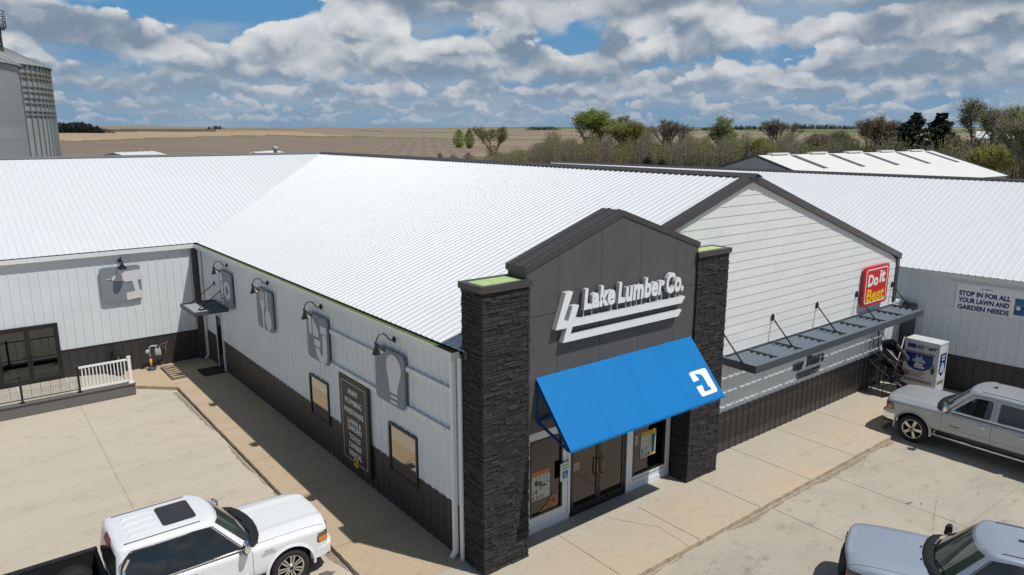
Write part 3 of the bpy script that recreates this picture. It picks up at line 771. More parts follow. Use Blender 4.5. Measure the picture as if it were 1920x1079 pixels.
# valley flashing
vb = MB(); p, q = Vector((XE0, WY0, ZE)), Vector((XR, WYR, ZR)); d = (q-p).normalized(); sid = Vector((d.y, -d.x, 0)).normalized()
vb.hexa([p-sid*0.09+Vector((0,0,.012)), p+sid*0.09+Vector((0,0,.012)), q+sid*0.09+Vector((0,0,.012)), q-sid*0.09+Vector((0,0,.012))], [p-sid*0.09+Vector((0,0,.034)), p+sid*0.09+Vector((0,0,.034)), q+sid*0.09+Vector((0,0,.034)), q-sid*0.09+Vector((0,0,.034))])
recalc(vb.build('valley_flashing', white_trim, wroof))
b = MB(); b.box((WXL, 30.82, 4.70), (7.89, 30.832, 4.865)); b.box((WXL, 30.832, 4.70), (7.89, 30.96, 4.712)); b.box((WXL, 30.8325, 4.7125), (7.89, 30.96, 4.80), 1)
b.build('gutter', [white_trim, gutter_in], wing)
b = MB(); b.ribs((WXL, YC, 1.26), (1,0,0), (0,0,1), (0,-1,0), 7.78-WXL, WP, 0.05, 0.018, lambda s: (0.0, 3.5)); b.build('wall', white_wall, wing)
b = MB(); b.ribs((WXL, YC, 0.02), (1,0,0), (0,0,1), (0,-1,0), 7.78-WXL, WP, 0.05, 0.018, lambda s: (0.0, 1.22)); b.box((WXL, YC-0.026, 1.235), (7.78, YC+0.02, 1.262)); b.build('wainscot', brown_wall, wing)
b = MB(); b.box((WXL, YC+0.02, 0), (8.0, YC+0.2, 4.72)); b.box((WXL, YC+0.2, 0), (WXL+0.2, 50, 4.7)); b.box((WXL, 49.9, 0), (27.6, 50.0, 4.6)); b.build('wall_core', white_wall, wing)
b = MB(); b.box((7.79, YC-0.17, 0), (8.05, YC-0.001, 4.70)); b.build('corner_trim', brown_trim, wing)
b = MB(); xa, xb, za, zb_ = 0.86, 2.86, 0.2, 2.36
for p, q in (((xa, za), (xa+0.07, zb_)), ((xb-0.07, za), (xb, zb_)), ((xa+0.07, zb_-0.07), (xb-0.07, zb_)), ((xa+.07, za), (xb-.07, za+0.03))):
    b.box((p[0], YC-0.07, p[1]), (q[0], YC+0.02, q[1]))
gd = b.build('glass_door', frame_black, wing)
for xa, xb, hx in ((0.935, 1.855, 1.80), (1.865, 2.785, 1.93)):
    l = MB(); t = 0.075
    for p, q in (((xa, 0.235), (xb, 0.36)), ((xa, 2.2), (xb, 2.288)), ((xa, 0.36), (xa+t, 2.2)), ((xb-t, 0.36), (xb, 2.2))): l.box((p[0], YC-0.06, p[1]), (q[0], YC-0.025, q[1]))
    lf = l.build('door_leaf', frame_black, gd)
    g = MB(); g.box((xa+t, YC-0.05, 0.36), (xb-t, YC-0.04, 2.2)); g.build('pane', door_glass, gd)
    h = MB(); h.tube([(hx, YC-0.06, 1.2), (hx, YC-0.11, 1.2), (hx+(0.14 if hx > 1.86 else -0.14), YC-0.11, 1.2)], 0.012, 6); h.build('handle', frame_black, gd)

# ------------------------------------------------------------------ right wing: a separate white shed set at a slight angle
ang = R(4.7); ux, uy = Vector((-math.sin(ang), math.cos(ang), 0)), Vector((math.cos(ang), math.sin(ang), 0))   # along the ridge (away), across (right)
O2 = Vector((28.67, 10.08, 0))
rw = thing('warehouse_building', tuple(O2), 'long white metal warehouse on the right behind the propane cabinet', 'warehouse')
def W2(a, c, z): return O2+ux*a+uy*c+Vector((0,0,z))
EZ, RZ2, HW = 4.32, 7.24, 8.75; S2 = (RZ2-EZ)/HW; l2 = math.hypot(1, S2)
A0, A1 = -24.0, 28.6
b = MB()
b.ribs(W2(A0, HW-0.25, RZ2), ux, (-uy-Vector((0,0,S2))).normalized(), (-uy*S2+Vector((0,0,1))).normalized(), A1-A0, RP, RW, RH, lambda s: (0, HW*l2))
b.ribs(W2(A0, HW-0.25, RZ2), ux, (uy-Vector((0,0,S2))).normalized(), (uy*S2+Vector((0,0,1))).normalized(), A1-A0, RP, RW, RH, lambda s: (0, HW*l2))
r2 = b.build('roof', white_roof, rw)
b = MB()
for sy in (-1, 1):
    c0, c1 = HW-0.25, HW-0.25+sy*0.22
    b.hexa([W2(A0, c0, RZ2+0.034), W2(A1, c0, RZ2+0.034), W2(A1, c1, RZ2+0.03-0.22*S2), W2(A0, c1, RZ2+0.03-0.22*S2)], [W2(A0, c0, RZ2+0.064), W2(A1, c0, RZ2+0.064), W2(A1, c1, RZ2+0.05-0.22*S2), W2(A0, c1, RZ2+0.05-0.22*S2)])
    b.hexa([W2(A1-.03, c0, RZ2-.12), W2(A1+.04, c0, RZ2-.12), W2(A1+.04, c0+sy*HW, EZ-.12), W2(A1-.03, c0+sy*HW, EZ-.12)], [W2(A1-.03, c0, RZ2+.03), W2(A1+.04, c0, RZ2+.03), W2(A1+.04, c0+sy*HW, EZ+.03), W2(A1-.03, c0+sy*HW, EZ+.03)])
recalc(b.build('ridge_cap', brown_trim, r2))
b = MB(); b.ribs(W2(6.0, 0, 1.25), -ux, (0,0,1), -uy, 6.0-A0, WP, 0.05, 0.018, lambda s: (0, 2.9)); b.build('wall', white_wall, rw)
b = MB(); b.ribs(W2(6.0, 0, 0), -ux, (0,0,1), -uy, 6.0-A0, WP, 0.05, 0.018, lambda s: (0, 1.235)); b.obox(W2((6+A0)/2, -0.008, 1.245), ux*((6-A0)/2), uy*0.018, (0,0,.013)); b.build('wainscot', brown_wall, rw)
b = MB(); b.obox(W2((A1+A0)/2, 0.13, 2.05), ux*((A1-A0)/2), uy*0.1, (0,0,2.05)); b.obox(W2((A1+A0)/2, 2*HW-0.6, 2.05), ux*((A1-A0)/2), uy*0.1, (0,0,2.05))
for a in (A0+0.1, A1-0.1): b.prism([(0.23, 0), (2*HW-.7, 0), (2*HW-.7, EZ-.2), (HW-.25, RZ2-.1), (0.23, EZ-.2)], W2(a, 0, 0), uy, (0,0,1), ux, 0.05)
b.build('wall_core', white_wall, rw)
b = MB(); b.obox(W2((3.5+A0)/2, -0.15, EZ-0.10), ux*((3.5-A0)/2), uy*0.006, (0,0,.075)); b.obox(W2((3.5+A0)/2, -0.09, EZ-.172), ux*((3.5-A0)/2), uy*0.06, (0,0,.006)); b.obox(W2((3.5+A0)/2, -0.085, EZ-.12), ux*((3.5-A0)/2), uy*0.058, (0,0,.045), 1)
b.build('gutter', [white_trim, gutter_in], rw)

# ------------------------------------------------------------------ signs, lamps and canopies on the walls
sign = thing('logo_sign', (12.1, 11.25, 4.8), 'white raised channel letters and arrow-shaped 4 on the charcoal gable', 'sign')
FOUR = [(10.254, 5.94), (10.466, 5.94), (10.184, 5.305), (10.336, 5.305), (10.453, 5.615), (10.653, 5.615), (10.522, 5.305), (14.295, 5.298), (14.174, 5.14), (10.468, 5.155), (10.397, 4.979), (14.186, 4.976), (14.061, 4.82), (10.185, 4.838), (10.302, 5.152), (9.973, 5.157)]
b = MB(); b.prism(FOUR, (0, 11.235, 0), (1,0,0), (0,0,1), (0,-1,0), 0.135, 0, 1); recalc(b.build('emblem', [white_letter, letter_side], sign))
def letters(body, x, z, h, width, parent, name='letters', y=11.155, ext=0.05, bold=0.026, shear=0.10, mts=None):
    t = text_mb(body, h*1.4, (0, 0, 0), (1,0,0), (0,0,1), extrude=ext, bold=bold, shear=shear, align='LEFT', space=1.06)
    xs = [v[0] for v in t.v]; k = width/(max(xs)-min(xs)); m0 = min(xs)
    zt = h*1.4*0.73; xh = zt*0.735
    def zm(q): return q*0.76/0.735 if 0 <= q <= xh else q if q < 0 else xh*0.76/0.735+(q-xh)*(zt-xh*0.76/0.735)/(zt-xh)
    t.v = [((v[0]-m0)*k+x, v[1]+y, zm(v[2])+z) for v in t.v]
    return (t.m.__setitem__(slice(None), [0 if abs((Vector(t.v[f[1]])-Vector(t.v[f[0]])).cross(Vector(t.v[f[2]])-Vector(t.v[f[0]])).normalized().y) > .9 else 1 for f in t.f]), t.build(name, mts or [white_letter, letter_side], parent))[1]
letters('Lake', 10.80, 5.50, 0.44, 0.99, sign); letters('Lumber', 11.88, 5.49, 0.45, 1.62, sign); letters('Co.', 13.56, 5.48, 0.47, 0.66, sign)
for x in (10.84, 11.1, 11.72, 11.92, 12.2, 12.38, 12.56, 12.74, 13.05, 13.3, 13.46, 13.75, 14.0): b = MB(); b.box((x, 11.16, 5.29), (x+0.012, 11.18, 5.52)); b.build('support_rod', white_trim, sign)
# awning over the entrance
aw = thing('awning', (12.17, 11.25, 2.8), 'bright blue sloping vinyl awning over the glass entrance doors', 'awning')
AT, AB = Vector((0, 11.24, 4.14)), Vector((0, 10.12, 2.86)); ad = (AB-AT).normalized(); an = Vector((0, ad.z, -ad.y)).normalized()
if an.z < 0: an = -an
AL = (AB-AT).length; ax0, ax1 = 9.55, 14.79
b = MB()
nb_ = 4
for i in range(nb_):   # vinyl panels with a faint seam
    xa, xb = ax0+(ax1-ax0)*i/nb_, ax0+(ax1-ax0)*(i+1)/nb_-0.004
    p = [AT+Vector((xa,0,0)), AT+Vector((xb,0,0)), AB+Vector((xb,0,0)), AB+Vector((xa,0,0))]
    b.hexa([q-an*0.02 for q in p], p)
b.box((ax0, AB.y-0.012, AB.z-0.05), (ax1, AB.y+0.02, AB.z+0.0))
recalc(b.build('canvas', blue_m, aw))
b = MB()
for x in (ax0+0.03, 11.3, 13.04, ax1-0.03):
    t0, t1, t2 = Vector((x, 11.21, 4.07)), Vector((x, AB.y+0.05, AB.z-0.0)), Vector((x, 11.21, 3.15))
    b.bar(t0-an*0.06, t1-an*0.05, 0.045); b.bar(t1-an*0.06, t2, 0.045); b.bar(t0-an*0.07, t2, 0.045); b.bar((t0+t1)/2-an*0.06, t2, 0.035)
b.bar((ax0, 11.21, 3.15), (ax1, 11.21, 3.15), 0.045); b.bar((ax0, AB.y+0.06, AB.z-0.02), (ax1, AB.y+0.06, AB.z-0.02), 0.045)
b.build('frame', blue_frame, aw)
EMB = [(14.0, 0.92), (14.05, 0.89), (14.61, 0.89), (14.653, 0.923), (14.651, 1.51), (14.603, 1.552), (14.06, 1.559), (14.01, 1.523), (13.999, 1.28), (14.22, 1.28), (14.222, 1.364), (14.196, 1.374), (14.197, 1.461), (14.46, 1.464), (14.46, 1.376), (14.42, 1.366), (14.421, 1.09), (14.388, 1.029), (14.319, 0.994), (14.198, 0.97), (14.172, 0.98), (14.198, 1.024), (14.218, 1.067), (14.226, 1.14), (14.0, 1.148)]
b = MB(); b.prism(EMB, AT, (1,0,0), ad, an, 0.005); recalc(b.build('emblem', white_print, aw))
# metal canopy
cn = thing('metal_canopy', (22.1, 11.8, 2.85), 'long slate grey louvred metal canopy on the lap-sided gable wall', 'canopy')
cx0, cx1, cy0, cy1, cz0, cz1 = 16.86, 27.28, 10.60, 11.76, 2.84, 3.05
b = MB(); b.box((cx0, cy0, cz0), (cx1, cy0+0.05, cz1)); b.box((cx0, cy0+0.05, cz0), (cx0+0.05, cy1, cz1)); b.box((cx1-0.05, cy0+0.05, cz0), (cx1, cy1, cz1)); b.box((cx0+0.05, cy1-0.05, cz0), (cx1-0.05, cy1, cz1))
b.box((cx0, cy0+0.001, cz1), (cx1, cy0+0.11, cz1+0.012), 1); b.box((cx0, cy0+0.11, cz1), (cx0+0.09, cy1, cz1+0.0115), 1)
b.build('frame', [canopy_dark, canopy_m], cn)
NB = 8; bw = (cx1-cx0)/NB
for i in range(1, NB): b = MB(); b.box((cx0+bw*i-0.025, cy0+0.051, cz0+0.02), (cx0+bw*i+0.025, cy1-0.051, cz1+0.010)); b.build('crossbar', canopy_m, cn)
b = MB()
def louvres(mb, xa, xb, ya, yb, zc, n, w, tilt):
    for j in range(n):
        yc = ya+(yb-ya)*(j+0.5)/n; c, s = math.cos(tilt), math.sin(tilt)
        d = Vector((0, c, s))*w/2; t = Vector((0, -s, c))*0.008
        mb.obox((( xa+xb)/2, yc, zc), ((xb-xa)/2, 0, 0), d, t)
for i in range(NB): louvres(b, cx0+bw*i+0.028 if i else cx0+0.052, cx0+bw*(i+1)-0.028 if i < NB-1 else cx1-0.052, cy0+0.06, cy1-0.055, (cz0+cz1)/2+0.02, 5, 0.166, R(40))
b.build('louvres', canopy_m, cn)
for k, x in enumerate((16.86+0.03, 19.42, 21.98, 24.58, 27.24)):
    r = MB(); r.tube([(x, 11.06, 3.06), (x, 11.775, 3.79)], 0.022, 8)
    r.prism([(-0.09, 0), (0, -0.12), (0.09, 0), (0, 0.12)], (x, 11.776, 3.80), (1,0,0), (0,0,1), (0,-1,0), 0.025); r.box((x-0.03, 11.03, 3.05), (x+0.03, 11.10, 3.085))
    r.build('tie_rod', black_metal, cn)
# small canopy by the side door
c2 = thing('door_canopy', (8.1, 28.4, 2.7), 'small slate metal canopy with two tie rods above the side door', 'canopy')
b = MB(); xa, xb, ya, yb, z0, z1 = 6.80, 8.06, 27.46, 29.36, 2.66, 2.80
for p, q in (((xa, ya), (xb, ya+0.05)), ((xa, yb-0.05), (xb, yb)), ((xa, ya+0.05), (xa+0.05, yb-0.05)), ((xb-0.05, ya+0.05), (xb, yb-0.05))): b.box((p[0], p[1], z0), (q[0], q[1], z1))
b.build('frame', canopy_dark, c2)
b = MB()
for j in range(6):
    y = ya+0.2+j*0.28; b.obox(((xa+xb)/2, y, 2.73), ((xb-xa)/2-0.052, 0, 0), (0, 0.045, 0.055), (0, -0.008, 0.006))
b.build('louvres', canopy_m, c2)
for y in (29.1, 27.95):
    r = MB(); r.tube([(7.1, y, 2.79), (8.07, y, 3.48)], 0.018, 8); r.lathe([(0.0, 0.03), (0.07, 0.03), (0.09, 0)], (8.075, y, 3.48), (-1,0,0), 12); r.build('tie_rod', black_metal, c2)
# square pictogram boards
def icon(name_label, origin, u, n, shapes, grp='grey pictogram boards on the walls'):
    o, u, n = Vector(origin), Vector(u), Vector(n); v = Vector((0,0,1)); S = 1.42; H = 1.36
    t = thing('pictogram_sign', tuple(o), name_label, 'sign', grp)
    b = MB(); b.prism(rrect(S, H, 0.14), o+n*0.06, u, v, n, 0.05); recalc(b.build('board', icon_grey, t))
    b = MB()
    for poly in shapes: b.prism([(x*S, y*H) for x, y in poly], o+n*0.1105, u, v, n, 0.018)
    recalc(b.build('emblem', icon_light, t))
    b = MB(); b.prism([(0.2, 0.2), (S-0.2, 0.2), (S-0.2, H-0.2), (0.2, H-0.2)], o+n*0.0, u, v, n, 0.0595); recalc(b.build('stand_off', icon_grey, t))
def circ(cx, cy, rx, ry=None, n=20, a0=0, a1=360): 
    ry = ry or rx; return [(cx+rx*math.cos(R(a0+(a1-a0)*i/n)), cy+ry*math.sin(R(a0+(a1-a0)*i/n))) for i in range(n if a1-a0 == 360 else n+1)]
DRILL = [[(0.27, 0.67), (0.32, 0.73), (0.44, 0.76), (0.56, 0.79), (0.60, 0.835), (0.995, 0.865), (0.995, 0.57), (0.90, 0.565), (0.94, 0.26), (0.995, 0.255), (0.995, 0.04), (0.60, 0.01), (0.60, 0.22), (0.82, 0.245), (0.77, 0.55), (0.60, 0.54), (0.57, 0.575), (0.36, 0.60), (0.30, 0.62)], [(0.14, 0.66), (0.26, 0.668), (0.26, 0.652), (0.14, 0.645)]]
BULB = [[(0.53, 0.24), (0.77, 0.24), (0.79, 0.36), (0.84, 0.5), (0.91, 0.64), (0.92, 0.76), (0.86, 0.88), (0.75, 0.95), (0.62, 0.96), (0.5, 0.90), (0.43, 0.79), (0.43, 0.66), (0.48, 0.5), (0.51, 0.36)], [(0.54, 0.15), (0.77, 0.15), (0.77, 0.20), (0.54, 0.20)], [(0.54, 0.05), (0.76, 0.05), (0.76, 0.10), (0.54, 0.10)]]
PIPE = [[(0.14, 0.55), (0.28, 0.55), (0.28, 0.90), (0.14, 0.95)], [(0.33, 0.53), (0.60, 0.53), (0.60, 0.68), (0.50, 0.80), (0.33, 0.93)], [(0.38, 0.33), (0.66, 0.33), (0.66, 0.48), (0.38, 0.48)], [(0.70, 0.66), (0.97, 0.66), (0.97, 0.82), (0.70, 0.82)],
        [(0.42, 0.30), (0.62, 0.30), (0.64, 0.21), (0.70, 0.17), (0.76, 0.19), (0.79, 0.27), (0.79, 0.64), (0.97, 0.64), (0.97, 0.20), (0.93, 0.08), (0.84, 0.02), (0.70, 0.0), (0.58, 0.04), (0.48, 0.13)]]
TOOLS = [[(0.28, 0.62), (0.28, 0.94), (0.33, 0.94), (0.33, 0.72), (0.39, 0.72), (0.39, 0.95), (0.45, 0.95), (0.45, 0.72), (0.51, 0.72), (0.51, 0.94), (0.56, 0.94), (0.56, 0.62), (0.50, 0.56), (0.47, 0.45), (0.47, 0.0), (0.37, 0.0), (0.37, 0.45), (0.34, 0.56)],
         [(0.66, 0.98), (0.76, 0.98), (0.75, 0.55), (0.88, 0.46), (0.93, 0.30), (0.88, 0.12), (0.72, 0.0), (0.58, 0.14), (0.54, 0.30), (0.58, 0.46), (0.67, 0.55)]]
NUT = [[(0.10, 0.70), (0.34, 0.70), (0.32, 0.88), (0.22, 0.97), (0.12, 0.88)], [(0.14, 0.30), (0.30, 0.30), (0.32, 0.66), (0.12, 0.66)], [(0.10, 0.20), (0.34, 0.26), (0.34, 0.29), (0.10, 0.25)], [(0.12, 0.10), (0.32, 0.15), (0.32, 0.20), (0.12, 0.15)], [(0.22, 0.02), (0.30, 0.08), (0.28, 0.12), (0.14, 0.08)]]
hexo = [(0.66+0.25*math.cos(R(a)), 0.52+0.25*math.sin(R(a))) for a in range(0, 360, 15)]
def hexr(a):
    a = (a+30) % 60-30; return 0.27/math.cos(R(a))*math.cos(R(30))*1.02
ring = [(0.66+hexr(a)*math.cos(R(a)), 0.50+hexr(a)*math.sin(R(a))) for a in range(0, 361, 15)]+[(0.66+0.14*math.cos(R(a)), 0.50+0.14*math.sin(R(a))) for a in range(360, -1, -15)]
NUT.append(ring)
icon('grey board with a pale power drill, on the left wing front wall', (4.41, YC-0.02, 2.88), (1,0,0), (0,-1,0), DRILL)
UW, NW = (0,-1,0), (-1,0,0)
icon('grey board with a screw and hex nut, beside the small door canopy', (X0-0.024, 28.05, 2.87), UW, NW, NUT)
icon('grey board with a garden fork and trowel, second along the side wall', (X0-0.024, 23.96, 2.88), UW, NW, TOOLS)
icon('grey board with a curved pipe, above the far side window', (X0-0.024, 19.76, 2.86), UW, NW, PIPE)
icon('grey board with a light bulb, above the near side window', (X0-0.024, 15.55, 2.84), UW, NW, BULB)
# gooseneck lamps
def lamp(x, y, z, rz, label):
    t = thing('wall_lamp', (x, y, z), label, 'wall lamp', 'black gooseneck lamps above the pictogram boards', rz, world=False)
    # local frame: wall plane x=0, out of the wall is -x
    b = MB(); b.lathe([(0.0, 0.04), (0.05, 0.04), (0.075, 0.015), (0.075, 0.0)], (0,0,0), (-1,0,0), 14); b.build('mount', black_metal, t)
    pts = [(-0.03, 0, 0.0), (-0.10, 0, 0.0), (-0.16, 0, 0.05), (-0.21, 0, 0.14), (-0.30, 0, 0.20), (-0.40, 0, 0.18), (-0.47, 0, 0.09), (-0.48, 0, -0.02)]
    b = MB(); b.tube(pts, 0.016, 8); b.build('arm', black_metal, t)
    ax = Vector((0.28, 0, -1)).normalized()
    b = MB(); b.lathe([(0.0, -0.06), (0.035, -0.06), (0.04, 0.0), (0.055, 0.05), (0.16, 0.20), (0.165, 0.205), (0.15, 0.20), (0.05, 0.06), (0.0, 0.05)], (-0.48, 0, -0.03), ax, 22); b.build('shade', black_metal, t)
    return t
lamp(X0-0.022, 27.27, 4.46, 0, 'black gooseneck lamp above the nut and screw board')
for y, s in ((23.12, 'garden fork and trowel board'), (18.93, 'curved pipe board'), (14.73, 'light bulb board')): lamp(X0-0.022, y, 4.47, 0, 'black gooseneck lamp above the '+s)
lamp(5.16, YC-0.018, 4.44, R(90), 'black gooseneck lamp above the power drill board on the left wing')
# department board
db = thing('department_sign', (X0, 17.0, 0.3), 'tall dark board listing paint, plumbing, hardware and more departments', 'sign')
zt, zb0 = 2.86, 0.30
b = MB(); b.box((X0-0.10, 16.13, zb0), (X0-0.023, 17.80, zt)); b.build('board', brown_board, db)
b = MB(); xs = X0-0.1015
def frame_line(y0, y1, z0, z1): b.box((xs-0.004, y0, z0), (xs, y1, z1))
frame_line(16.27, 16.283, 0.47, 2.72); frame_line(17.647, 17.66, 0.47, 2.72); frame_line(16.283, 17.647, 2.707, 2.72); frame_line(16.283, 16.80, 0.47, 0.483); frame_line(17.13, 17.647, 0.47, 0.483)
b.build('border_line', grey_letter, db)
tm = MB()
for i, (w, z) in enumerate((('PAINT', 2.40), ('PLUMBING', 2.12), ('HARDWARE', 1.84), ('LAWN &', 1.55), ('GARDEN', 1.365), ('TOOLS', 1.10), ('LUMBER', 0.86), ('RENTAL', 0.62))):
    text_mb(w, 0.215, (xs-0.003, 16.965, z), (0,-1,0), (0,0,1), 0.003, 0.003, 0.96).build('letters', grey_letter, db)
b = MB(); k = 0.26/0.69
b.prism([((x-14.33)*k, -(y-1.22)*k) for x, y in EMB], (xs-0.0, 16.965, 0.48), (0,-1,0), (0,0,1), (-1,0,0), 0.006); recalc(b.build('emblem', yellow_m, db))
# red sign on the gable
rs = thing('red_sign', (25.7, 11.78, 3.3), 'red rounded sign with white and yellow lettering on the gable wall', 'sign')
o = Vector((24.80, 11.74, 3.30)); W_, H_ = 1.78, 1.41
b = MB(); b.prism(rrect(W_, H_, 0.17), o, (1,0,0), (0,0,1), (0,-1,0), 0.10); recalc(b.build('face', red_m, rs))
b = MB(); O1 = rrect(W_-0.20, H_-0.18, 0.12, x0=0.10, y0=0.09); O2_ = rrect(W_-0.28, H_-0.26, 0.09, x0=0.14, y0=0.13)
for i in range(len(O1)):
    j = (i+1) % len(O1); f = lambda p: o+Vector((p[0], -0.103, p[1])); b.face([f(O1[i]), f(O1[j]), f(O2_[j]), f(O2_[i])])
b.build('border_line', white_print, rs)
def fit_text(body, x, z, w, h, y, m, parent, bold=0.012, shear=0.0, name='letters'):
    t = text_mb(body, 1.0, (0,0,0), (1,0,0), (0,0,1), 0.003, bold*1.4/h, align='LEFT', shear=shear)
    a = [v[0] for v in t.v]; c = [v[2] for v in t.v]
    kx, kz = w/(max(a)-min(a)), h/(max(c)-min(c))
    t.v = [((v[0]-min(a))*kx+x, y+v[1], (v[2]-min(c))*kz+z) for v in t.v]
    return t.build(name, m, parent)
fit_text('Do', 25.05, 3.99, 0.74, 0.43, 11.634, white_print, rs, 0.011, 0.05); fit_text('it', 25.88, 4.05, 0.42, 0.47, 11.634, white_print, rs, 0.011, 0.05); fit_text('Best', 25.02, 3.43, 1.30, 0.47, 11.634, yellow_letter, rs, 0.009, 0.05)
b = MB(); b.box((26.35, 11.633, 3.44), (26.38, 11.637, 3.47)); b.build('registered_mark', white_print, rs)
# slate letters low on the front wall
wl = thing('wall_lettering', (21.8, 11.78, 1.4), 'dark slate cut-out lettering with the word community under the long canopy', 'lettering')
fit_text('our', 20.84, 1.71, 0.66, 0.29, 11.758, wall_letter, wl, 0.026, 0.2); fit_text('Honors', 21.62, 1.75, 1.12, 0.37, 11.758, wall_letter, wl, 0.026, 0.2); fit_text('COMMUNITY', 21.08, 1.42, 1.48, 0.22, 11.758, wall_letter, wl, 0.014, 0.15)
# banner on the warehouse
bn = thing('banner', tuple(W2(-0.5, -0.05, 3.0)), 'white printed banner with navy lettering on the warehouse wall', 'banner')
b = MB(); b.obox(W2(-3.0, -0.035, 3.47), ux*3.02, uy*0.008, (0,0,0.50)); b.build('sheet', mat('banner_vinyl', (0.84, 0.85, 0.86), 0.5), bn)
for z in (3.95, 2.99): b = MB(); b.obox(W2(-2.9, -0.030, z), ux*3.13, uy*0.018, (0,0,0.045)); b.build('batten', white_trim, bn)
navy = mat('navy_print', (0.008, 0.035, 0.16), 0.5)
for w, z, wd in (('STOP IN FOR ALL', 3.535, 1.60), ('YOUR LAWN AND', 3.285, 1.58), ('GARDEN NEEDS', 3.03, 1.60)):
    t = text_mb(w, 0.235, (0, 0, 0), (1,0,0), (0,0,1), 0.002, 0.011, align='LEFT', space=1.0)
    xs = [v[0] for v in t.v]; k = wd/(max(xs)-min(xs)); m0 = min(xs)
    t.v = [tuple(W2(-0.07-(v[0]-m0)*k, -0.046+v[1], v[2]+z)) for v in t.v]; t.build('letters', navy, bn)
t = text_mb('LAKE LUMBER CO', 0.06, W2(-0.72, -0.046, 3.82), -ux, (0,0,1), 0.001, 0.001, 0.8, align='LEFT'); t.build('letters', navy, bn)
b = MB(); b.obox(W2(-2.5, -0.0455, 3.56), ux*0.70, uy*0.002, (0,0,0.12)); b.obox(W2(-2.5, -0.0455, 3.26), ux*0.70, uy*0.002, (0,0,0.17), 1); b.obox(W2(-2.45, -0.0475, 3.22), ux*0.35, uy*0.001, (0,0,0.11), 2)
b.lathe([(0.0, 0.004), (0.07, 0.004), (0.07, 0)], W2(-1.92, -0.047, 3.34), -uy, 16, 3, False)
b.build('picture', [mat('banner_teal', (0.02, 0.16, 0.25), 0.5), mat('banner_blue', (0.02, 0.09, 0.28), 0.5), mat('banner_orange', (0.5, 0.25, 0.10), 0.5), white_print], bn)
# parking sign by the entrance
ps = thing('parking_sign', (10.96, 11.84, 1.1), 'small reserved parking sign with blue wheelchair symbol beside the doors', 'sign')
b = MB(); b.prism(rrect(0.30, 0.46, 0.03), (10.80, 11.80, 1.10), (1,0,0), (0,0,1), (0,-1,0), 0.02); recalc(b.build('plate', mat('sign_plate', (0.60, 0.68, 0.64), 0.5), ps))
signgreen = mat('sign_green', (0.03, 0.22, 0.13), 0.5)
tm = MB(); text_mb('RESERVED', 0.066, (10.95, 11.778, 1.475), (1,0,0), (0,0,1), 0.001, 0.001, 0.85, mb=tm); text_mb('PARKING', 0.066, (10.95, 11.778, 1.395), (1,0,0), (0,0,1), 0.001, 0.001, 0.85, mb=tm); tm.build('letters', signgreen, ps)
b = MB(); b.box((10.865, 11.777, 1.15), (11.035, 11.7795, 1.355)); b.build('symbol_field', mat('sign_blue', (0.01, 0.10, 0.42), 0.5), ps)
b = MB()
def sline(pts, w=0.012):
    for p, q in zip(pts, pts[1:]): b.bar((p[0], 11.7755, p[1]), (q[0], 11.7755, q[1]), w, 0.002, up=(0,1,0))
sline([(10.952+0.045*math.cos(R(a)), 1.205+0.04*math.sin(R(a))) for a in range(120, 375, 20)])
sline([(10.935, 1.30), (10.942, 1.235), (10.982, 1.235), (11.0, 1.185), (11.015, 1.19)]); sline([(10.94, 1.27), (10.97, 1.27)])
b.lathe([(0.0, 0.002), (0.014, 0.002), (0.014, 0)], (10.932, 11.777, 1.325), (0,-1,0), 12, 0, False); b.build('symbol', white_print, ps)
b = MB(); b.box((10.93, 11.80, 1.15), (10.97, 11.858, 1.5)); b.build('bracket', black_metal, ps)
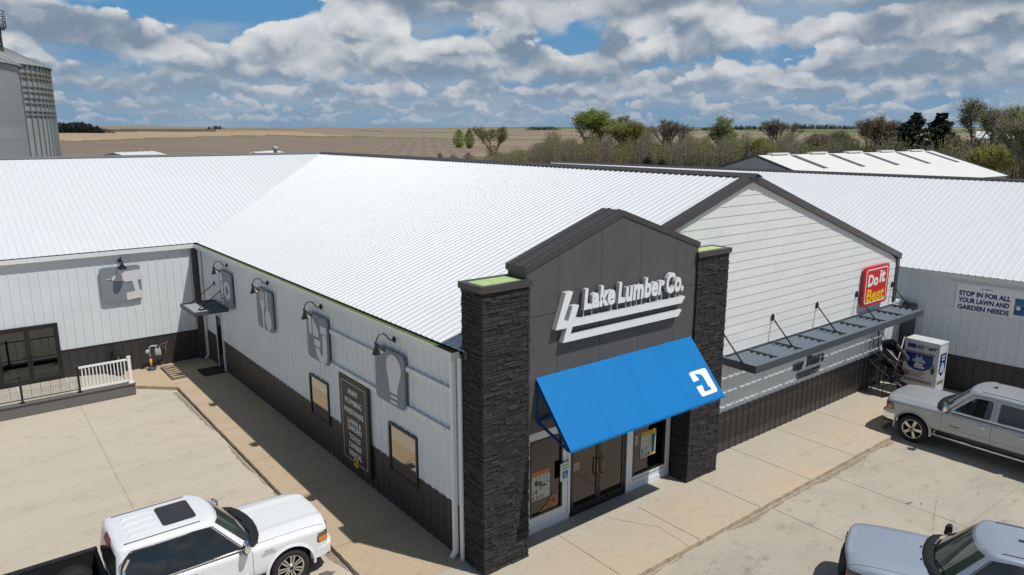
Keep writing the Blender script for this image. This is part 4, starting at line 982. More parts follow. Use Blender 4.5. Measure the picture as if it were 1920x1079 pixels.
# posters on the shop windows
def poster(xa, xb, za, zb, label, price, sup, head, kind):
    y = YS+0.026; t = thing('poster', ((xa+xb)/2, YS, za), label, 'poster')
    b = MB(); b.box((xa, y-0.002, za), (xb, y, zb)); b.build('sheet', mat('poster_paper', (0.40, 0.44, 0.40), 0.5) if 'poster_paper' not in MATS else MATS['poster_paper'], t)
    w = xb-xa; h = zb-za; b = MB()
    b.box((xa, y-0.0045, zb-h*0.17), (xb, y-0.0022, zb)); b.build('heading', head, t)
    dk = MATS.get('poster_ink') or mat('poster_ink', (0.03, 0.03, 0.032), 0.5)
    tm = MB()
    text_mb(price, h*0.27, (xa+w*0.04, y-0.004, za+h*0.20), (1,0,0), (0,0,1), 0.0008, 0.001, 0.9, align='LEFT', mb=tm)
    text_mb(sup, h*0.13, (xa+w*(0.06+0.20*len(price)), y-0.004, za+h*0.31), (1,0,0), (0,0,1), 0.0008, 0, 0.9, align='LEFT', mb=tm)
    for k in range(2):
        for j in range(3): tm.box((xa+w*(0.05+0.22*j), y-0.0042, za+h*(0.05+0.065*k)), (xa+w*(0.22+0.22*j), y-0.0025, za+h*(0.08+0.065*k)))
    tm.build('print', dk, t)
    b = MB()
    if kind == 'tools':
        tool = MATS.get('tool_print') or mat('tool_print', (0.09, 0.06, 0.05), 0.5)
        for q, (bl, bw_) in enumerate((('s', .17), ('q', .17), ('n', .05), ('r', .1))):
            x = xa+w*(0.28+0.2*q); b.box((x-0.006, y-0.0045, za+h*0.5), (x+0.006, y-0.0025, zb-h*0.2))
            if bl == 's': b.prism([(-.055, .13), (.055, .13), (.055, .04), (0, -.03), (-.055, .04)], (x, y-0.0025, za+h*0.5), (1,0,0), (0,0,1), (0,-1,0), 0.002)
            if bl == 'q': b.box((x-.055, y-0.0047, za+h*.46), (x+.055, y-0.0027, za+h*.62))
            if bl == 'n': b.prism([(-.12, -.02), (.12, -.02), (.015, .05), (-.015, .05)], (x, y-0.0025, za+h*.44), (1,0,0), (0,0,1), (0,-1,0), 0.002)
            if bl == 'r': b.box((x-.03, y-0.0047, za+h*.5), (x+.05, y-0.0027, za+h*.53))
        b.build('picture', tool, t)
    else:
        b.box((xb-w*.28, y-0.0044, za+h*.03), (xb-w*.08, y-0.0024, zb-h*.19)); b.build('picture', MATS.get('bag_print') or mat('bag_print', (0.03, 0.07, 0.13), 0.5), t)
        b = MB(); b.box((xb-w*.32, y-0.0048, za+h*.01), (xb-0.005, y-0.0046, za+h*.09)); b.build('footer', MATS['yellow_print'], t)
poster(9.965, 10.55, 0.80, 1.53, 'sale poster with garden tools in the left shop window', '14', '97', mat('poster_orange', (0.42, 0.15, 0.05), 0.5), 'tools')
poster(13.76, 14.36, 0.78, 1.52, 'sale poster with a dark bag in the right shop window', '6', '49', mat('poster_ochre', (0.52, 0.29, 0.04), 0.5), 'bag')
# a small notice sheet in the right window and stickers on the door
nt_ = thing('notice_sheet', (13.57, YS, 1.2), 'small pink notice sheet at the edge of the right shop window', 'notice')
b = MB(); b.box((13.49, YS+0.022, 1.24), (13.63, YS+0.026, 1.49)); b.build('sheet', mat('notice_paper', (0.52, 0.42, 0.42), 0.6), nt_)
b = MB()
for k in range(5): b.box((13.51, YS+0.0205, 1.28+k*0.035), (13.61, YS+0.0218, 1.295+k*0.035))
b.build('print', MATS['poster_ink'], nt_)
st_ = thing('door_sticker', (11.4, YS, 1.2), 'white and red opening-hours sticker on the left door leaf', 'sticker')
b = MB(); b.box((11.32, YS+0.015, 1.18), (11.50, YS+0.019, 1.36)); b.box((11.32, YS+0.0145, 1.36), (11.50, YS+0.019, 1.43), 1); b.build('sheet', [mat('sticker_white', (0.42, 0.42, 0.42), 0.5), mat('sticker_red', (0.22, 0.09, 0.07), 0.5)], st_)
b = MB()
for k in range(3): b.box((11.34, YS+0.0132, 1.20+k*0.05), (11.48, YS+0.0144, 1.225+k*0.05))
b.build('print', MATS['poster_ink'], st_)
wb = thing('window_sack', (10.6, YS-0.0, 0.45), 'orange heaped sack behind the left shop window, set flat on the pane', 'sticker')  # flat cutout on the pane, standing in for a sack behind the glass
b = MB(); pts = round_poly([(0, 0), (0.62, 0), (0.66, 0.12), (0.60, 0.33), (0.42, 0.36), (0.30, 0.16)], 0.06); b.prism(pts, (10.18, YS+0.0295, 0.455), (1,0,0), (0,0,1), (0,-1,0), 0.012); recalc(b.build('bag', mat('sack_orange', (0.26, 0.13, 0.05), 0.5, noise=0.3, nscale=12), wb))
b = MB(); text_mb('LAWN', 0.09, (10.62, YS+0.0165, 0.62), (1,0,0), (0,0,1), 0.0006, 0.001, 0.8, mb=b) if False else b.box((10.60, YS+0.0145, 0.62), (10.72, YS+0.0172, 0.65)); b.box((10.60, YS+0.0145, 0.67), (10.72, YS+0.0172, 0.69)); b.build('print', MATS['poster_ink'], wb)

# ------------------------------------------------------------------ deck, rails and small things by the left wing
dk = thing('ramp_landing', (2.0, 29.5, 0), 'low grey composite-edged ramp landing in front of the glass doors', 'ramp')
comp = mat('composite_board', (0.135, 0.132, 0.128), 0.7, noise=0.12, nscale=4, stretch=(0.3, 3, 3))
b = MB(); b.hexa([(-14, 28.24, -0.45), (4.76, 28.24, -0.08), (4.76, 28.29, -0.08), (-14, 28.29, -0.45)], [(-14, 28.24, 0.30), (4.76, 28.24, 0.30), (4.76, 28.29, 0.30), (-14, 28.29, 0.30)])
b.box((-14, 28.20, 0.302), (4.78, 28.46, 0.34)); b.box((4.72, 28.292, -0.10), (4.76, 28.95, 0.30)); b.build('fascia', comp, dk)
pad = concrete('ramp_concrete', (0.40, 0.37, 0.31), (0.46, 0.31, 0.18), (0.34, 0.28, 0.21), 0.5, (0.4, 1.2, 1), (1, 29.6, 30.6))
b = MB(); b.box((1.3, 28.47, -0.1), (3.0, 30.98, 0.185)); b.hexa([(3.0, 28.47, -0.1), (4.715, 28.47, -0.1), (4.715, 30.98, -0.1), (3.0, 30.98, -0.1)], [(3.0, 28.47, 0.18), (4.715, 28.47, 0.01), (4.715, 30.98, 0.01), (3.0, 30.98, 0.18)]); b.box((-14, 28.47, -0.1), (1.295, 30.98, 0.18)); b.build('slab', pad, dk)
strip_m = mat('ramp_strip_grey', (0.42, 0.42, 0.40), 0.8)  # even grey for the two flat strips on the slab
for x in (1.3, 2.86): b = MB(); b.face([(x, 28.6, 0.189), (x+.13, 28.6, 0.189), (x+.13, 30.9, 0.189), (x, 30.9, 0.189)]); b.build('edge_strip', strip_m, dk)
rl = thing('black_railing', (1.0, 28.33, 0.34), 'black metal wire-mesh railing along the ramp edge', 'railing')
for x in (-2.4, -0.55, 1.33, 3.02):
    b = MB(); b.box((x-0.035, 28.295, 0.35), (x+0.035, 28.365, 1.28)); b.box((x-0.045, 28.285, 1.28), (x+0.045, 28.375, 1.305)); b.box((x-0.07, 28.26, 0.341), (x+0.07, 28.40, 0.37)); b.build('post', black_metal, rl)
for xa, xb in ((-2.4, -0.55), (-0.55, 1.33), (1.33, 3.02)):
    for z0, z1 in ((1.21, 1.245), (0.45, 0.475)): b = MB(); b.box((xa+.035, 28.315, z0), (xb-.035, 28.345, z1)); b.build('rail', black_metal, rl)
b = MB()
for xa, xb in ((-2.4, -0.55), (-0.55, 1.33), (1.33, 3.02)):
    n = 5
    for k in range(1, n+1): x = xa+(xb-xa)*k/(n+1); b.box((x-0.006, 28.324, 0.475), (x+0.006, 28.336, 1.21))
    n = 24
    for k in range(1, n): x = xa+(xb-xa)*k/n; b.box((x-0.0018, 28.3285, 0.475), (x+0.0018, 28.3315, 0.80))
    for k in range(4): b.box((xa+.035, 28.3282, 0.54+k*0.07), (xb-.035, 28.3312, 0.5436+k*0.07))
b.build('wire_mesh', black_metal, rl)
vinyl = mat('white_vinyl', (0.80, 0.81, 0.81), 0.35)
wr = thing('white_railing', (3.9, 28.33, 0.34), 'white vinyl baluster railing at the end of the ramp', 'railing')
b = MB(); b.box((4.60, 28.28, 0.341), (4.70, 28.38, 1.32)); b.box((4.59, 28.27, 1.32), (4.71, 28.39, 1.345)); b.box((4.56, 28.24, 0.3405), (4.74, 28.42, 0.39)); b.build('post', vinyl, wr)
b = MB(); b.box((3.06, 28.30, 1.20), (4.60, 28.36, 1.265)); b.build('rail', vinyl, wr); b = MB(); b.box((3.06, 28.305, 0.42), (4.60, 28.355, 0.475)); b.build('rail', vinyl, wr)
for k in range(13):
    x = 3.15+k*0.112; b = MB(); b.box((x-0.016, 28.315, 0.475), (x+0.016, 28.345, 1.20)); b.build('baluster', vinyl, wr)
# ash bin
sb = thing('ash_bin', (4.66, 30.62, 0.02), 'black upright ash bin against the dark wainscot beside the ramp', 'ash bin', rz=0.0)
b = MB(); b.lathe([(0.0, 0.02), (0.16, 0.02), (0.17, 0.06), (0.13, 0.14), (0.115, 0.5), (0.12, 0.78), (0.0, 0.80)], (4.66, 30.62, 0.0), (0,0,1), 18); b.build('body', plastic_m, sb)
b = MB(); b.hexa([(4.50, 30.50, 0.78), (4.84, 30.50, 0.74), (4.84, 30.76, 0.76), (4.50, 30.76, 0.80)], [(4.52, 30.54, 1.14), (4.80, 30.52, 0.88), (4.80, 30.74, 0.90), (4.54, 30.72, 1.16)]); bevel(recalc(b.build('hood', plastic_m, sb)), 0.02)
b = MB(); b.box((4.36, 30.70, 0.02), (4.50, 30.78, 0.98)); b.build('back_plate', plastic_m, sb)
# gas meter
gm = thing('gas_meter', (5.95, 30.72, 0), 'grey gas meter on pipes with a yellow riser against the wainscot', 'gas meter')
steel = mat('galvanised_steel', (0.42, 0.44, 0.44), 0.45, metal=0.3, noise=0.15, nscale=10); rust = mat('rusty_pipe', (0.14, 0.075, 0.05), 0.8, noise=0.3, nscale=20)
b = MB(); b.tube([(5.80, 30.6, 0.12), (5.80, 30.6, 0.45)], 0.045, 10); b.build('riser', mat('yellow_paint', (0.75, 0.36, 0.02), 0.5), gm)
b = MB(); b.tube([(5.80, 30.6, 0.45), (5.80, 30.6, 0.92), (5.84, 30.6, 0.96), (6.10, 30.6, 0.96)], 0.026, 8); b.lathe([(0.0, 0), (0.03, 0), (0.03, 0.05), (0, 0.05)], (5.80, 30.6, 0.58), (0,0,1), 10); b.build('inlet_pipe', steel, gm)
b = MB(); b.lathe([(0.0, -0.05), (0.05, -0.05), (0.09, -0.02), (0.09, 0.02), (0.05, 0.05), (0, 0.05)], (5.72, 30.58, 0.76), (0.3,-1,0.1), 14); b.build('regulator', steel, gm)
b = MB(); b.box((5.98, 30.52, 0.55), (6.20, 30.70, 0.80)); b.lathe([(0, 0), (0.11, 0), (0.11, 0.03), (0.0, 0.035)], (6.09, 30.52, 0.69), (0,-1,0), 16); b.tube([(6.03, 30.6, 0.8), (6.03, 30.6, 0.96)], 0.03, 8); b.tube([(6.16, 30.6, 0.8), (6.16, 30.6, 0.9)], 0.03, 8); bevel(b.build('meter_case', mat('meter_grey', (0.36, 0.40, 0.40), 0.5), gm), 0.008)
b = MB(); b.tube([(6.16, 30.6, 0.9), (6.24, 30.6, 0.97), (6.48, 30.62, 1.0), (6.48, 30.93, 1.0)], 0.024, 8); b.tube([(6.40, 30.62, 0.98), (6.38, 30.62, 0.10)], 0.022, 8); b.tube([(6.28, 30.62, 0.97), (6.36, 30.62, 0.6)], 0.02, 6); b.build('outlet_pipe', rust, gm)
b = MB(); b.lathe([(0.0, 0), (0.17, 0), (0.16, 0.05), (0.10, 0.10), (0.07, 0.13), (0, 0.13)], (5.80, 30.58, 0.0), (0,0,1), 16); b.build('base_cover', mat('meter_base_blue', (0.03, 0.05, 0.11), 0.7), gm)
# door mat
dm = MB(); dm.prism(rrect(0.86, 1.05, 0.03), (7.20, 28.38, 0.004), (1,0,0), (0,1,0), (0,0,1), 0.016); tag(recalc(dm.build('door_mat', black_rubber)), 'black rubber mat on the shaded walk by the side door', 'door mat')

# ------------------------------------------------------------------ propane cabinet and wheelbarrows in the right corner
pc = thing('propane_cabinet', (27.1, 10.3, 0), 'white propane exchange cabinet with blue cylinder pictures and price header', 'propane cabinet')
cage = mat('cabinet_white', (0.56, 0.58, 0.60), 0.5, noise=0.1, nscale=5)
px0, px1, py0, py1, PH = 26.9, 27.57, 9.76, 10.92, 1.96
b = MB(); b.box((px0, py0, 0.08), (px1, py1, PH)); b.build('body', cage, pc)
b = MB()
for p, q in (((py0-.01, 0.06), (py0+.05, PH+.02)), ((py1-.05, 0.06), (py1+.01, PH+.02)), ((py0+.05, PH-.03), (py1-.05, PH+.02)), ((py0+.05, 0.06), (py1-.05, 0.12)), ((py0+.05, PH-.36), (py1-.05, PH-.31))):
    b.box((px0-.02, p[0], p[1]), (px0+.0, q[0], q[1]))
b.box((px0-.015, py0-.02, PH+.0005), (px1+.02, py1+.012, PH+.05)); b.box((px1-.05, py0-.012, 0.06), (px1+.01, py0, PH)); b.build('frame', cage, pc)
hz = mat('hazard_grey', (0.20, 0.20, 0.20), 0.6); pblue = mat('cabinet_blue', (0.006, 0.035, 0.19), 0.4); pred = mat('cabinet_red', (0.40, 0.06, 0.07), 0.5); pale = mat('cylinder_silver', (0.42, 0.47, 0.55), 0.4)
xf = px0-0.022
b = MB()
def onf(y, z, d=0.0): return (xf-d, y, z)       # the west face of the cabinet; y falls to the viewer's right
b.prism([(0.05, PH-0.44), (0.05, PH-0.78), (0.20, PH-0.98), (0.42, PH-1.06), (0.70, PH-1.06), (0.92, PH-0.90), (0.98, PH-0.70), (0.98, PH-0.44)], (xf+.02, py1, 0), (0,-1,0), (0,0,1), (-1,0,0), 0.008); recalc(b.build('front_panel', pblue, pc))
b = MB(); b.prism(round_poly([(0.30, PH-.98), (0.78, PH-.98), (0.80, PH-.82), (0.72, PH-.66), (0.62, PH-.62), (0.62, PH-.5), (0.57, PH-.5), (0.57, PH-.58), (0.47, PH-.58), (0.47, PH-.5), (0.42, PH-.5), (0.42, PH-.62), (0.32, PH-.66), (0.26, PH-.82)], 0.04), (xf+.012, py1, 0), (0,-1,0), (0,0,1), (-1,0,0), 0.006); recalc(b.build('cylinder_picture', pale, pc))
b = MB(); b.prism(round_poly([(0.27, PH-.985), (0.80, PH-.985), (0.81, PH-.76), (0.27, PH-.74)], 0.04), (xf+.006, py1, 0), (0,-1,0), (0,0,1), (-1,0,0), 0.004); recalc(b.build('name_field', pblue, pc))
tm = MB(); text_mb('Blue', 0.15, (xf-.0, py1-0.53, PH-.86), (0,-1,0), (0,0,1), .001, .006, 1.0, .15, mb=tm); text_mb('Rhino', 0.15, (xf-.0, py1-0.55, PH-.965), (0,-1,0), (0,0,1), .001, .006, 1.0, .15, mb=tm); tm.build('letters', white_print, pc)
for z0, z1 in ((PH-.435, PH-.365), (0.46, 0.56)):
    for k in range(10): b = MB(); b.box((xf-.001, py1-0.12-k*0.1, z0), (xf+.0215, py1-0.045-k*0.1, z1)); b.build('mesh_slot', hz, pc)
for k in range(4): b = MB(); b.box((xf-.001, py0+0.12, 0.85+k*0.1), (xf+.0215, py0+0.20, 0.93+k*0.1)); b.build('mesh_slot', hz, pc)
tm = MB(); text_mb('$23', 0.17, (xf-.0, py1-0.42, PH-.24), (0,-1,0), (0,0,1), .001, .005, .95, align='LEFT', mb=tm); text_mb('99', 0.08, (xf, py1-0.70, PH-.17), (0,-1,0), (0,0,1), .001, .001, .9, align='LEFT', mb=tm)
text_mb('$69', 0.17, (xf, py1-0.79, PH-.24), (0,-1,0), (0,0,1), .001, .005, .95, align='LEFT', mb=tm); text_mb('99', 0.08, (xf, py1-1.04, PH-.17), (0,-1,0), (0,0,1), .001, .001, .9, align='LEFT', mb=tm); tm.build('price_letters', MATS['poster_ink'], pc)
b = MB(); b.prism(rrect(0.30, 0.15, 0.05), (xf+.015, py1-0.09, PH-.26), (0,-1,0), (0,0,1), (-1,0,0), 0.012); recalc(b.build('header_badge', pblue, pc))
for k, (w, s) in enumerate((('DANGER: NO SMOKING', .062), ('NO MATCHES OR', .06), ('FLAMES. FLAMMABLE GAS', .055))): text_mb(w, s, (xf+.018, py1-0.46, 0.80-k*0.075), (0,-1,0), (0,0,1), .001, .002, .95).build('warning_letters', pred, pc)
b = MB(); b.box((xf-.05, py0+0.10, 0.98), (xf+.02, py0+0.20, 1.06)); b.box((xf-.03, py0+0.12, 0.90), (xf+.02, py0+0.18, 0.99)); b.build('latch', black_metal, pc)
yf = py0-0.014
b = MB(); b.prism([(0.12, 1.62), (0.58, 1.62), (0.58, 0.95), (0.35, 0.78), (0.12, 0.95)], (px0, yf+.012, 0), (1,0,0), (0,0,1), (0,-1,0), 0.01); recalc(b.build('side_panel', pblue, pc))
b = MB(); b.prism(round_poly([(0.20, 0.92), (0.50, 0.92), (0.52, 1.10), (0.46, 1.17), (0.44, 1.27), (0.26, 1.27), (0.24, 1.17), (0.18, 1.10)], .03), (px0, yf+.002, 0), (1,0,0), (0,0,1), (0,-1,0), 0.004); recalc(b.build('side_picture', pale, pc))
tm = MB(); text_mb('SPARE', .10, (px0+.35, yf-.0005, 1.48), (1,0,0), (0,0,1), .001, .002, .9, mb=tm); text_mb('TANK', .10, (px0+.35, yf-.0005, 1.37), (1,0,0), (0,0,1), .001, .002, .9, mb=tm)
tm2 = MB()
for k in range(5): tm2.box((px0+0.10+k*0.1, yf-.001, 0.5), (px0+0.17+k*0.1, yf+.004, 0.62))
tm2.build('side_slot', hz, pc)
tm.build('side_letters', white_print, pc)
# wheelbarrows tipped up against the wall
redm = mat('barrow_red', (0.42, 0.02, 0.03), 0.45)
grip = mat('handle_grey', (0.40, 0.41, 0.43), 0.5, metal=0.3)
def barrow(loc, rz, tilt, label, legs):
    t = thing('wheelbarrow', loc, label, 'wheelbarrow', 'black wheelbarrows leaning in the corner', rz, world=False)
    t.rotation_euler = (0, tilt, rz)
    # flat frame: wheel ahead at +x, handles back at -x, z up
    def tray():
        b = MB(); n = 6
        top = round_poly([(-0.50, -0.36), (0.46, -0.30), (0.46, 0.30), (-0.50, 0.36)], 0.16, 5); bot = round_poly([(-0.25, -0.24), (0.18, -0.20), (0.18, 0.20), (-0.25, 0.24)], 0.10, 5)
        k = len(top); rt = [b.vert((x, y, 0.34+(0.05 if x > 0 else 0))) for x, y in top]; rb = [b.vert((x, y, 0.08)) for x, y in bot]
        ro = [b.vert((x*1.05, y*1.05, 0.335+(0.05 if x > 0 else 0))) for x, y in top]; rub = [b.vert((x*1.03, y*1.03, 0.06)) for x, y in bot]
        for i in range(k):
            j = (i+1) % k; b.fi((rb[i], rb[j], rt[j], rt[i]), 0, True); b.fi((rt[i], rt[j], ro[j], ro[i])); b.fi((rub[j], rub[i], ro[i], ro[j]), 0, True)
        b.fi(rb); b.fi(rub[::-1]); return b
    tray().build('tray', mat('barrow_black', (0.016, 0.017, 0.018), 0.3) if 'barrow_black' not in MATS else MATS['barrow_black'], t)
    b = MB()
    for s in (-1, 1): b.tube([(0.62, s*0.07, -0.05), (0.30, s*0.16, 0.02), (-0.35, s*0.27, 0.04), (-0.95, s*0.30, 0.16)], 0.017, 8)
    b.build('handle', grip, t)
    for s in (-1, 1):
        b = MB(); b.tube([(-0.28, s*0.24, 0.05), (-0.36, s*0.27, -0.34), (-0.52, s*0.27, -0.36)], 0.014, 6); b.build('leg', legs, t)
    b = MB(); b.tube([(-0.36, -0.27, -0.30), (-0.36, 0.27, -0.30)], 0.012, 6); b.tube([(0.16, -0.18, 0.04), (0.60, -0.07, -0.05)], 0.012, 6); b.tube([(0.16, 0.18, 0.04), (0.60, 0.07, -0.05)], 0.012, 6); b.build('brace', black_metal, t)
    b = MB(); prof = [(0.10, -0.03), (0.17, -0.045), (0.20, -0.02), (0.20, 0.02), (0.17, 0.045), (0.10, 0.03)]; b.lathe(prof, (0.62, 0, -0.06), (0,1,0), 20); w = b.build('tyre', black_rubber, t)
    b = MB(); b.lathe([(0.0, -0.03), (0.10, -0.02), (0.10, 0.02), (0.0, 0.03)], (0.62, 0, -0.06), (0,1,0), 16); b.build('rim', redm, t)
    return t
barrow((26.28, 11.15, 1.35), R(-104), R(38), 'upper black wheelbarrow with grey handles tipped beside the propane cabinet', black_metal)
barrow((26.2, 11.05, 0.72), R(-98), R(24), 'lower black wheelbarrow with red braces under another one', black_metal)
rk = thing('display_rack', (26.2, 11.2, 0), 'thin black metal rack holding the tipped wheelbarrows', 'rack')
b = MB()
for x, y in ((25.62, 10.98), (26.75, 10.98), (25.75, 11.62), (26.75, 11.62)): b.tube([(x, y, 0.0), (x+0.06, y+0.03, 1.15)], 0.018, 6)
b.tube([(25.5, 10.96, 0.01), (26.9, 10.96, 0.01)], 0.018, 6); b.tube([(25.64, 10.98, 0.38), (26.77, 10.98, 0.38)], 0.016, 6); b.tube([(25.66, 11.0, 0.95), (26.79, 11.0, 0.95)], 0.016, 6); b.tube([(25.66, 11.0, 0.95), (25.8, 11.64, 0.95)], 0.016, 6); b.tube([(26.79, 11.0, 0.95), (26.8, 11.64, 0.95)], 0.016, 6)
b.build('frame', black_metal, rk)
bs = thing('shovel', (26.6, 11.4, 0.02), 'long-handled grey shovel leaning across the wheelbarrows', 'shovel')
b = MB(); b.tube([(25.9, 10.80, 0.75), (26.95, 11.0, 2.05)], 0.02, 8); b.build('shaft', grip, bs)
b = MB(); b.prism(round_poly([(-0.11, 0), (0.11, 0), (0.10, 0.20), (0, 0.30), (-0.10, 0.20)], 0.04), (25.92, 10.81, 0.78), (0.18, -0.98, 0), Vector((-1.05, -0.2, -1.3)).normalized(), (-0.5, -0.3, 0.8), 0.012); recalc(b.build('blade', black_metal, bs))
br = thing('broom', (26.3, 11.6, 0.9), 'dark broom handle standing upright against the lit wall', 'broom')
b = MB(); b.tube([(26.15, 11.45, 0.9), (26.42, 11.72, 2.35)], 0.018, 8); b.build('shaft', black_metal, br)
b = MB(); b.tube([(26.35, 11.65, 2.0), (26.43, 11.73, 2.42)], 0.026, 8); b.build('grip', black_rubber, br)
# vent pipes and small roofs behind the left wing
vp = thing('vent_pipe', (18.6, 49.0, 4.6), 'grey galvanised vent stack rising behind the white roof ridge', 'vent')

# ------------------------------------------------------------------ pickup trucks (local frame: nose to +x, y to the left, front axle at x=0, z=0 road)
def apply_mods(o):
    dg = bpy.context.evaluated_depsgraph_get(); me = bpy.data.meshes.new_from_object(o.evaluated_get(dg)); old = o.data
    o.modifiers.clear(); o.data = me; me.name = o.name; bpy.data.meshes.remove(old)
def lerp(a, b, t): return a+(b-a)*t
def patch(src, planes, name, m, parent, off=0.003):
    """a piece of src's surface cut out by planes (point, outward normal) and raised a little: lamps, gaps, mouldings that follow the body"""
    bm = bmesh.new(); bm.from_mesh(src.data)
    for co, no in planes:
        g = bm.verts[:]+bm.edges[:]+bm.faces[:]
        bmesh.ops.bisect_plane(bm, geom=g, plane_co=Vector(co), plane_no=Vector(no), clear_outer=True, dist=1e-5)
    bm.normal_update()
    nv = {v: v.normal.copy() for v in bm.verts}
    for v, n in nv.items(): v.co += n*off
    me = bpy.data.meshes.new(name); bm.to_mesh(me); bm.free(); me.materials.clear(); me.materials.append(m)
    for p in me.polygons: p.material_index = 0; p.use_smooth = True
    return link(name, me, parent, Vector((0,0,0)))
def slit(axis, c, w, lim):
    """planes for a thin strip around coordinate c on one axis, limited by [(axis, lo, hi)]"""
    out = []
    for ax_, lo, hi in [(axis, c-w/2, c+w/2)]+lim:
        p = [0, 0, 0]; n = [0, 0, 0]; p[ax_] = hi; n[ax_] = 1; out.append((tuple(p), tuple(n)))
        p = [0, 0, 0]; n = [0, 0, 0]; p[ax_] = lo; n[ax_] = -1; out.append((tuple(p), tuple(n)))
    return out
def pickup(t, paint, style):
    hd = style.get('hd', 0.0)                     # extra ride height
    WB = style.get('wb', 3.74); XB = -3.22        # wheelbase, back of cab
    rw_ = style.get('rw', 0.41)
    # ---- lower body as a lofted shell from nose to the back of the cab
    st = style.get('stations') or [  # x, half width, hood/centre height, shoulder height, bottom
        (0.965, 0.88, 1.07, 0.99, 0.42), (0.95, 0.93, 1.14, 1.05, 0.40), (0.87, 0.975, 1.18, 1.08, 0.40), (0.66, 1.0, 1.205, 1.10, 0.42), (0.25, 1.015, 1.22, 1.12, 0.46), (-0.25, 1.018, 1.222, 1.132, 0.46),
        (-0.62, 1.018, 1.208, 1.14, 0.46), (-0.95, 1.012, 1.192, 1.155, 0.46), (-1.6, 1.005, 1.19, 1.165, 0.46), (-2.4, 1.005, 1.19, 1.17, 0.46), (-3.0, 1.005, 1.19, 1.17, 0.46), (XB, 1.0, 1.19, 1.17, 0.46)]
    def sec(x, w, zt, zs, zb):
        h = [(0, zb), (0.55*w, zb), (0.93*w, zb+0.0), (0.985*w, zb+0.10), (1.0*w, zb+0.28), (0.992*w, zs-0.20), (0.998*w, zs-0.06), (0.955*w, zs+0.0), (0.84*w, lerp(zs, zt, 0.62)), (0.70*w, zt-0.008), (0.56*w, zt+0.022), (0.46*w, zt-0.004), (0.25*w, zt+0.004), (0, zt+0.006)]
        return [(x-0.10*(abs(y)/w)**2.2*(1 if x > 0.3 else 0), y, z+hd) for y, z in h]
    b = MB(); rings = []
    for s_ in st:
        h = sec(*s_); full = h+[(p[0], -p[1], p[2]) for p in h[-2:0:-1]]
        rings.append([b.vert(p) for p in full])
    n = len(rings[0])
    for i in range(len(rings)-1):
        for k in range(n): b.fi((rings[i][k], rings[i][(k+1) % n], rings[i+1][(k+1) % n], rings[i+1][k]), 0, True)
    b.fi(rings[0][::-1], 0, True); b.fi(rings[-1], 0, True)
    body = recalc(b.build('body', [paint, plastic_m], t, local=True))
    md = body.modifiers.new('s', 'SUBSURF'); md.levels = 3; md.render_levels = 3
    cut = MB()
    for s in (-1, 1): cut.lathe([(0.0001, 0.62), (rw_+0.085, 0.62), (rw_+0.085, 1.3), (0.0001, 1.3)], (0, 0, rw_+0.02), (0, s, 0), 40, 0, True)
    co = cut.build('cutter', [plastic_m], None); recalc(co); co.parent = t
    bo = body.modifiers.new('b', 'BOOLEAN'); bo.operation = 'DIFFERENCE'; bo.object = co; bo.solver = 'EXACT'
    try: bo.material_mode = 'TRANSFER'
    except Exception: pass
    bpy.context.view_layer.update(); apply_mods(body); bpy.data.objects.remove(co)
    # ---- greenhouse
    ZB, ZT = 1.18+hd, 1.855+hd
    f0, f1, r0, r1, w0, w1 = -0.76, -1.40, XB-0.0, XB+0.09, 0.965, 0.765
    def loop(u):
        xf, xr, w = lerp(f0, f1, u), lerp(r0, r1, u), lerp(w0, w1, u)-0.02*math.sin(math.pi*u)*0
        h = [(xf+0.17, 0), (xf+0.155, .33*w), (xf+0.10, .66*w), (xf+0.0, .90*w), (xf-0.12, .985*w), (lerp(xf, xr, .33), w), (lerp(xf, xr, .66), w), (xr+0.10, .99*w), (xr+0.015, .93*w), (xr, .5*w), (xr, 0)]
        z = lerp(ZB, ZT, u)
        return [(x, y, z) for x, y in h]+[(x, -y, z) for x, y in h[-2:0:-1]]
    b = MB(); rings = [[b.vert(p) for p in loop(u)] for u in (0, 0.5, 0.93)]
    top = loop(1.0); cx = sum(p[0] for p in top)/len(top)
    for sc, dz in ((0.992, 0.010), (0.97, 0.034), (0.90, 0.055), (0.6, 0.075), (0.3, 0.084)):
        rings.append([b.vert((cx+(p[0]-cx)*sc, p[1]*sc, ZT+dz)) for p in top])
    n = len(rings[0])
    for i in range(len(rings)-1):
        for k in range(n): b.fi((rings[i][k], rings[i][(k+1) % n], rings[i+1][(k+1) % n], rings[i+1][k]), 0, True)
    b.fi(rings[-1], 0, True)
    cab = recalc(b.build('cab', paint, t, local=True))
    def side_pt(x, u, s, d=0.006):
        w = lerp(w0, w1, u); return Vector((x, s*(w+d), lerp(ZB, ZT, u)))
    def side_poly(pts, s, d): return [side_pt(x, u, s, d) for x, u in pts]
    for s in (1, -1):
        fr_ = round_poly([(-0.98, 0.06), (-1.50, 0.91), (-2.09, 0.935), (-2.09, 0.06)], 0.09, 4)
        rr_ = round_poly([(-2.10, 0.09), (-2.10, 0.88), (-2.80, 0.86), (-2.97, 0.70), (-2.97, 0.12)], 0.09, 4)
        if style.get('split', True) is True:
            rr_ = round_poly([(-2.115, 0.06), (-2.115, 0.935), (-2.90, 0.90), (-3.06, 0.62), (-3.06, 0.09)], 0.08, 4)
        if style.get('old'):
            fr_ = round_poly([(-1.06, 0.10), (-1.56, 0.84), (-2.02, 0.86), (-2.02, 0.09)], 0.10, 4); rr_ = round_poly([(-2.20, 0.09), (-2.20, 0.86), (-2.86, 0.83), (-3.0, 0.6), (-3.0, 0.11)], 0.09, 4)
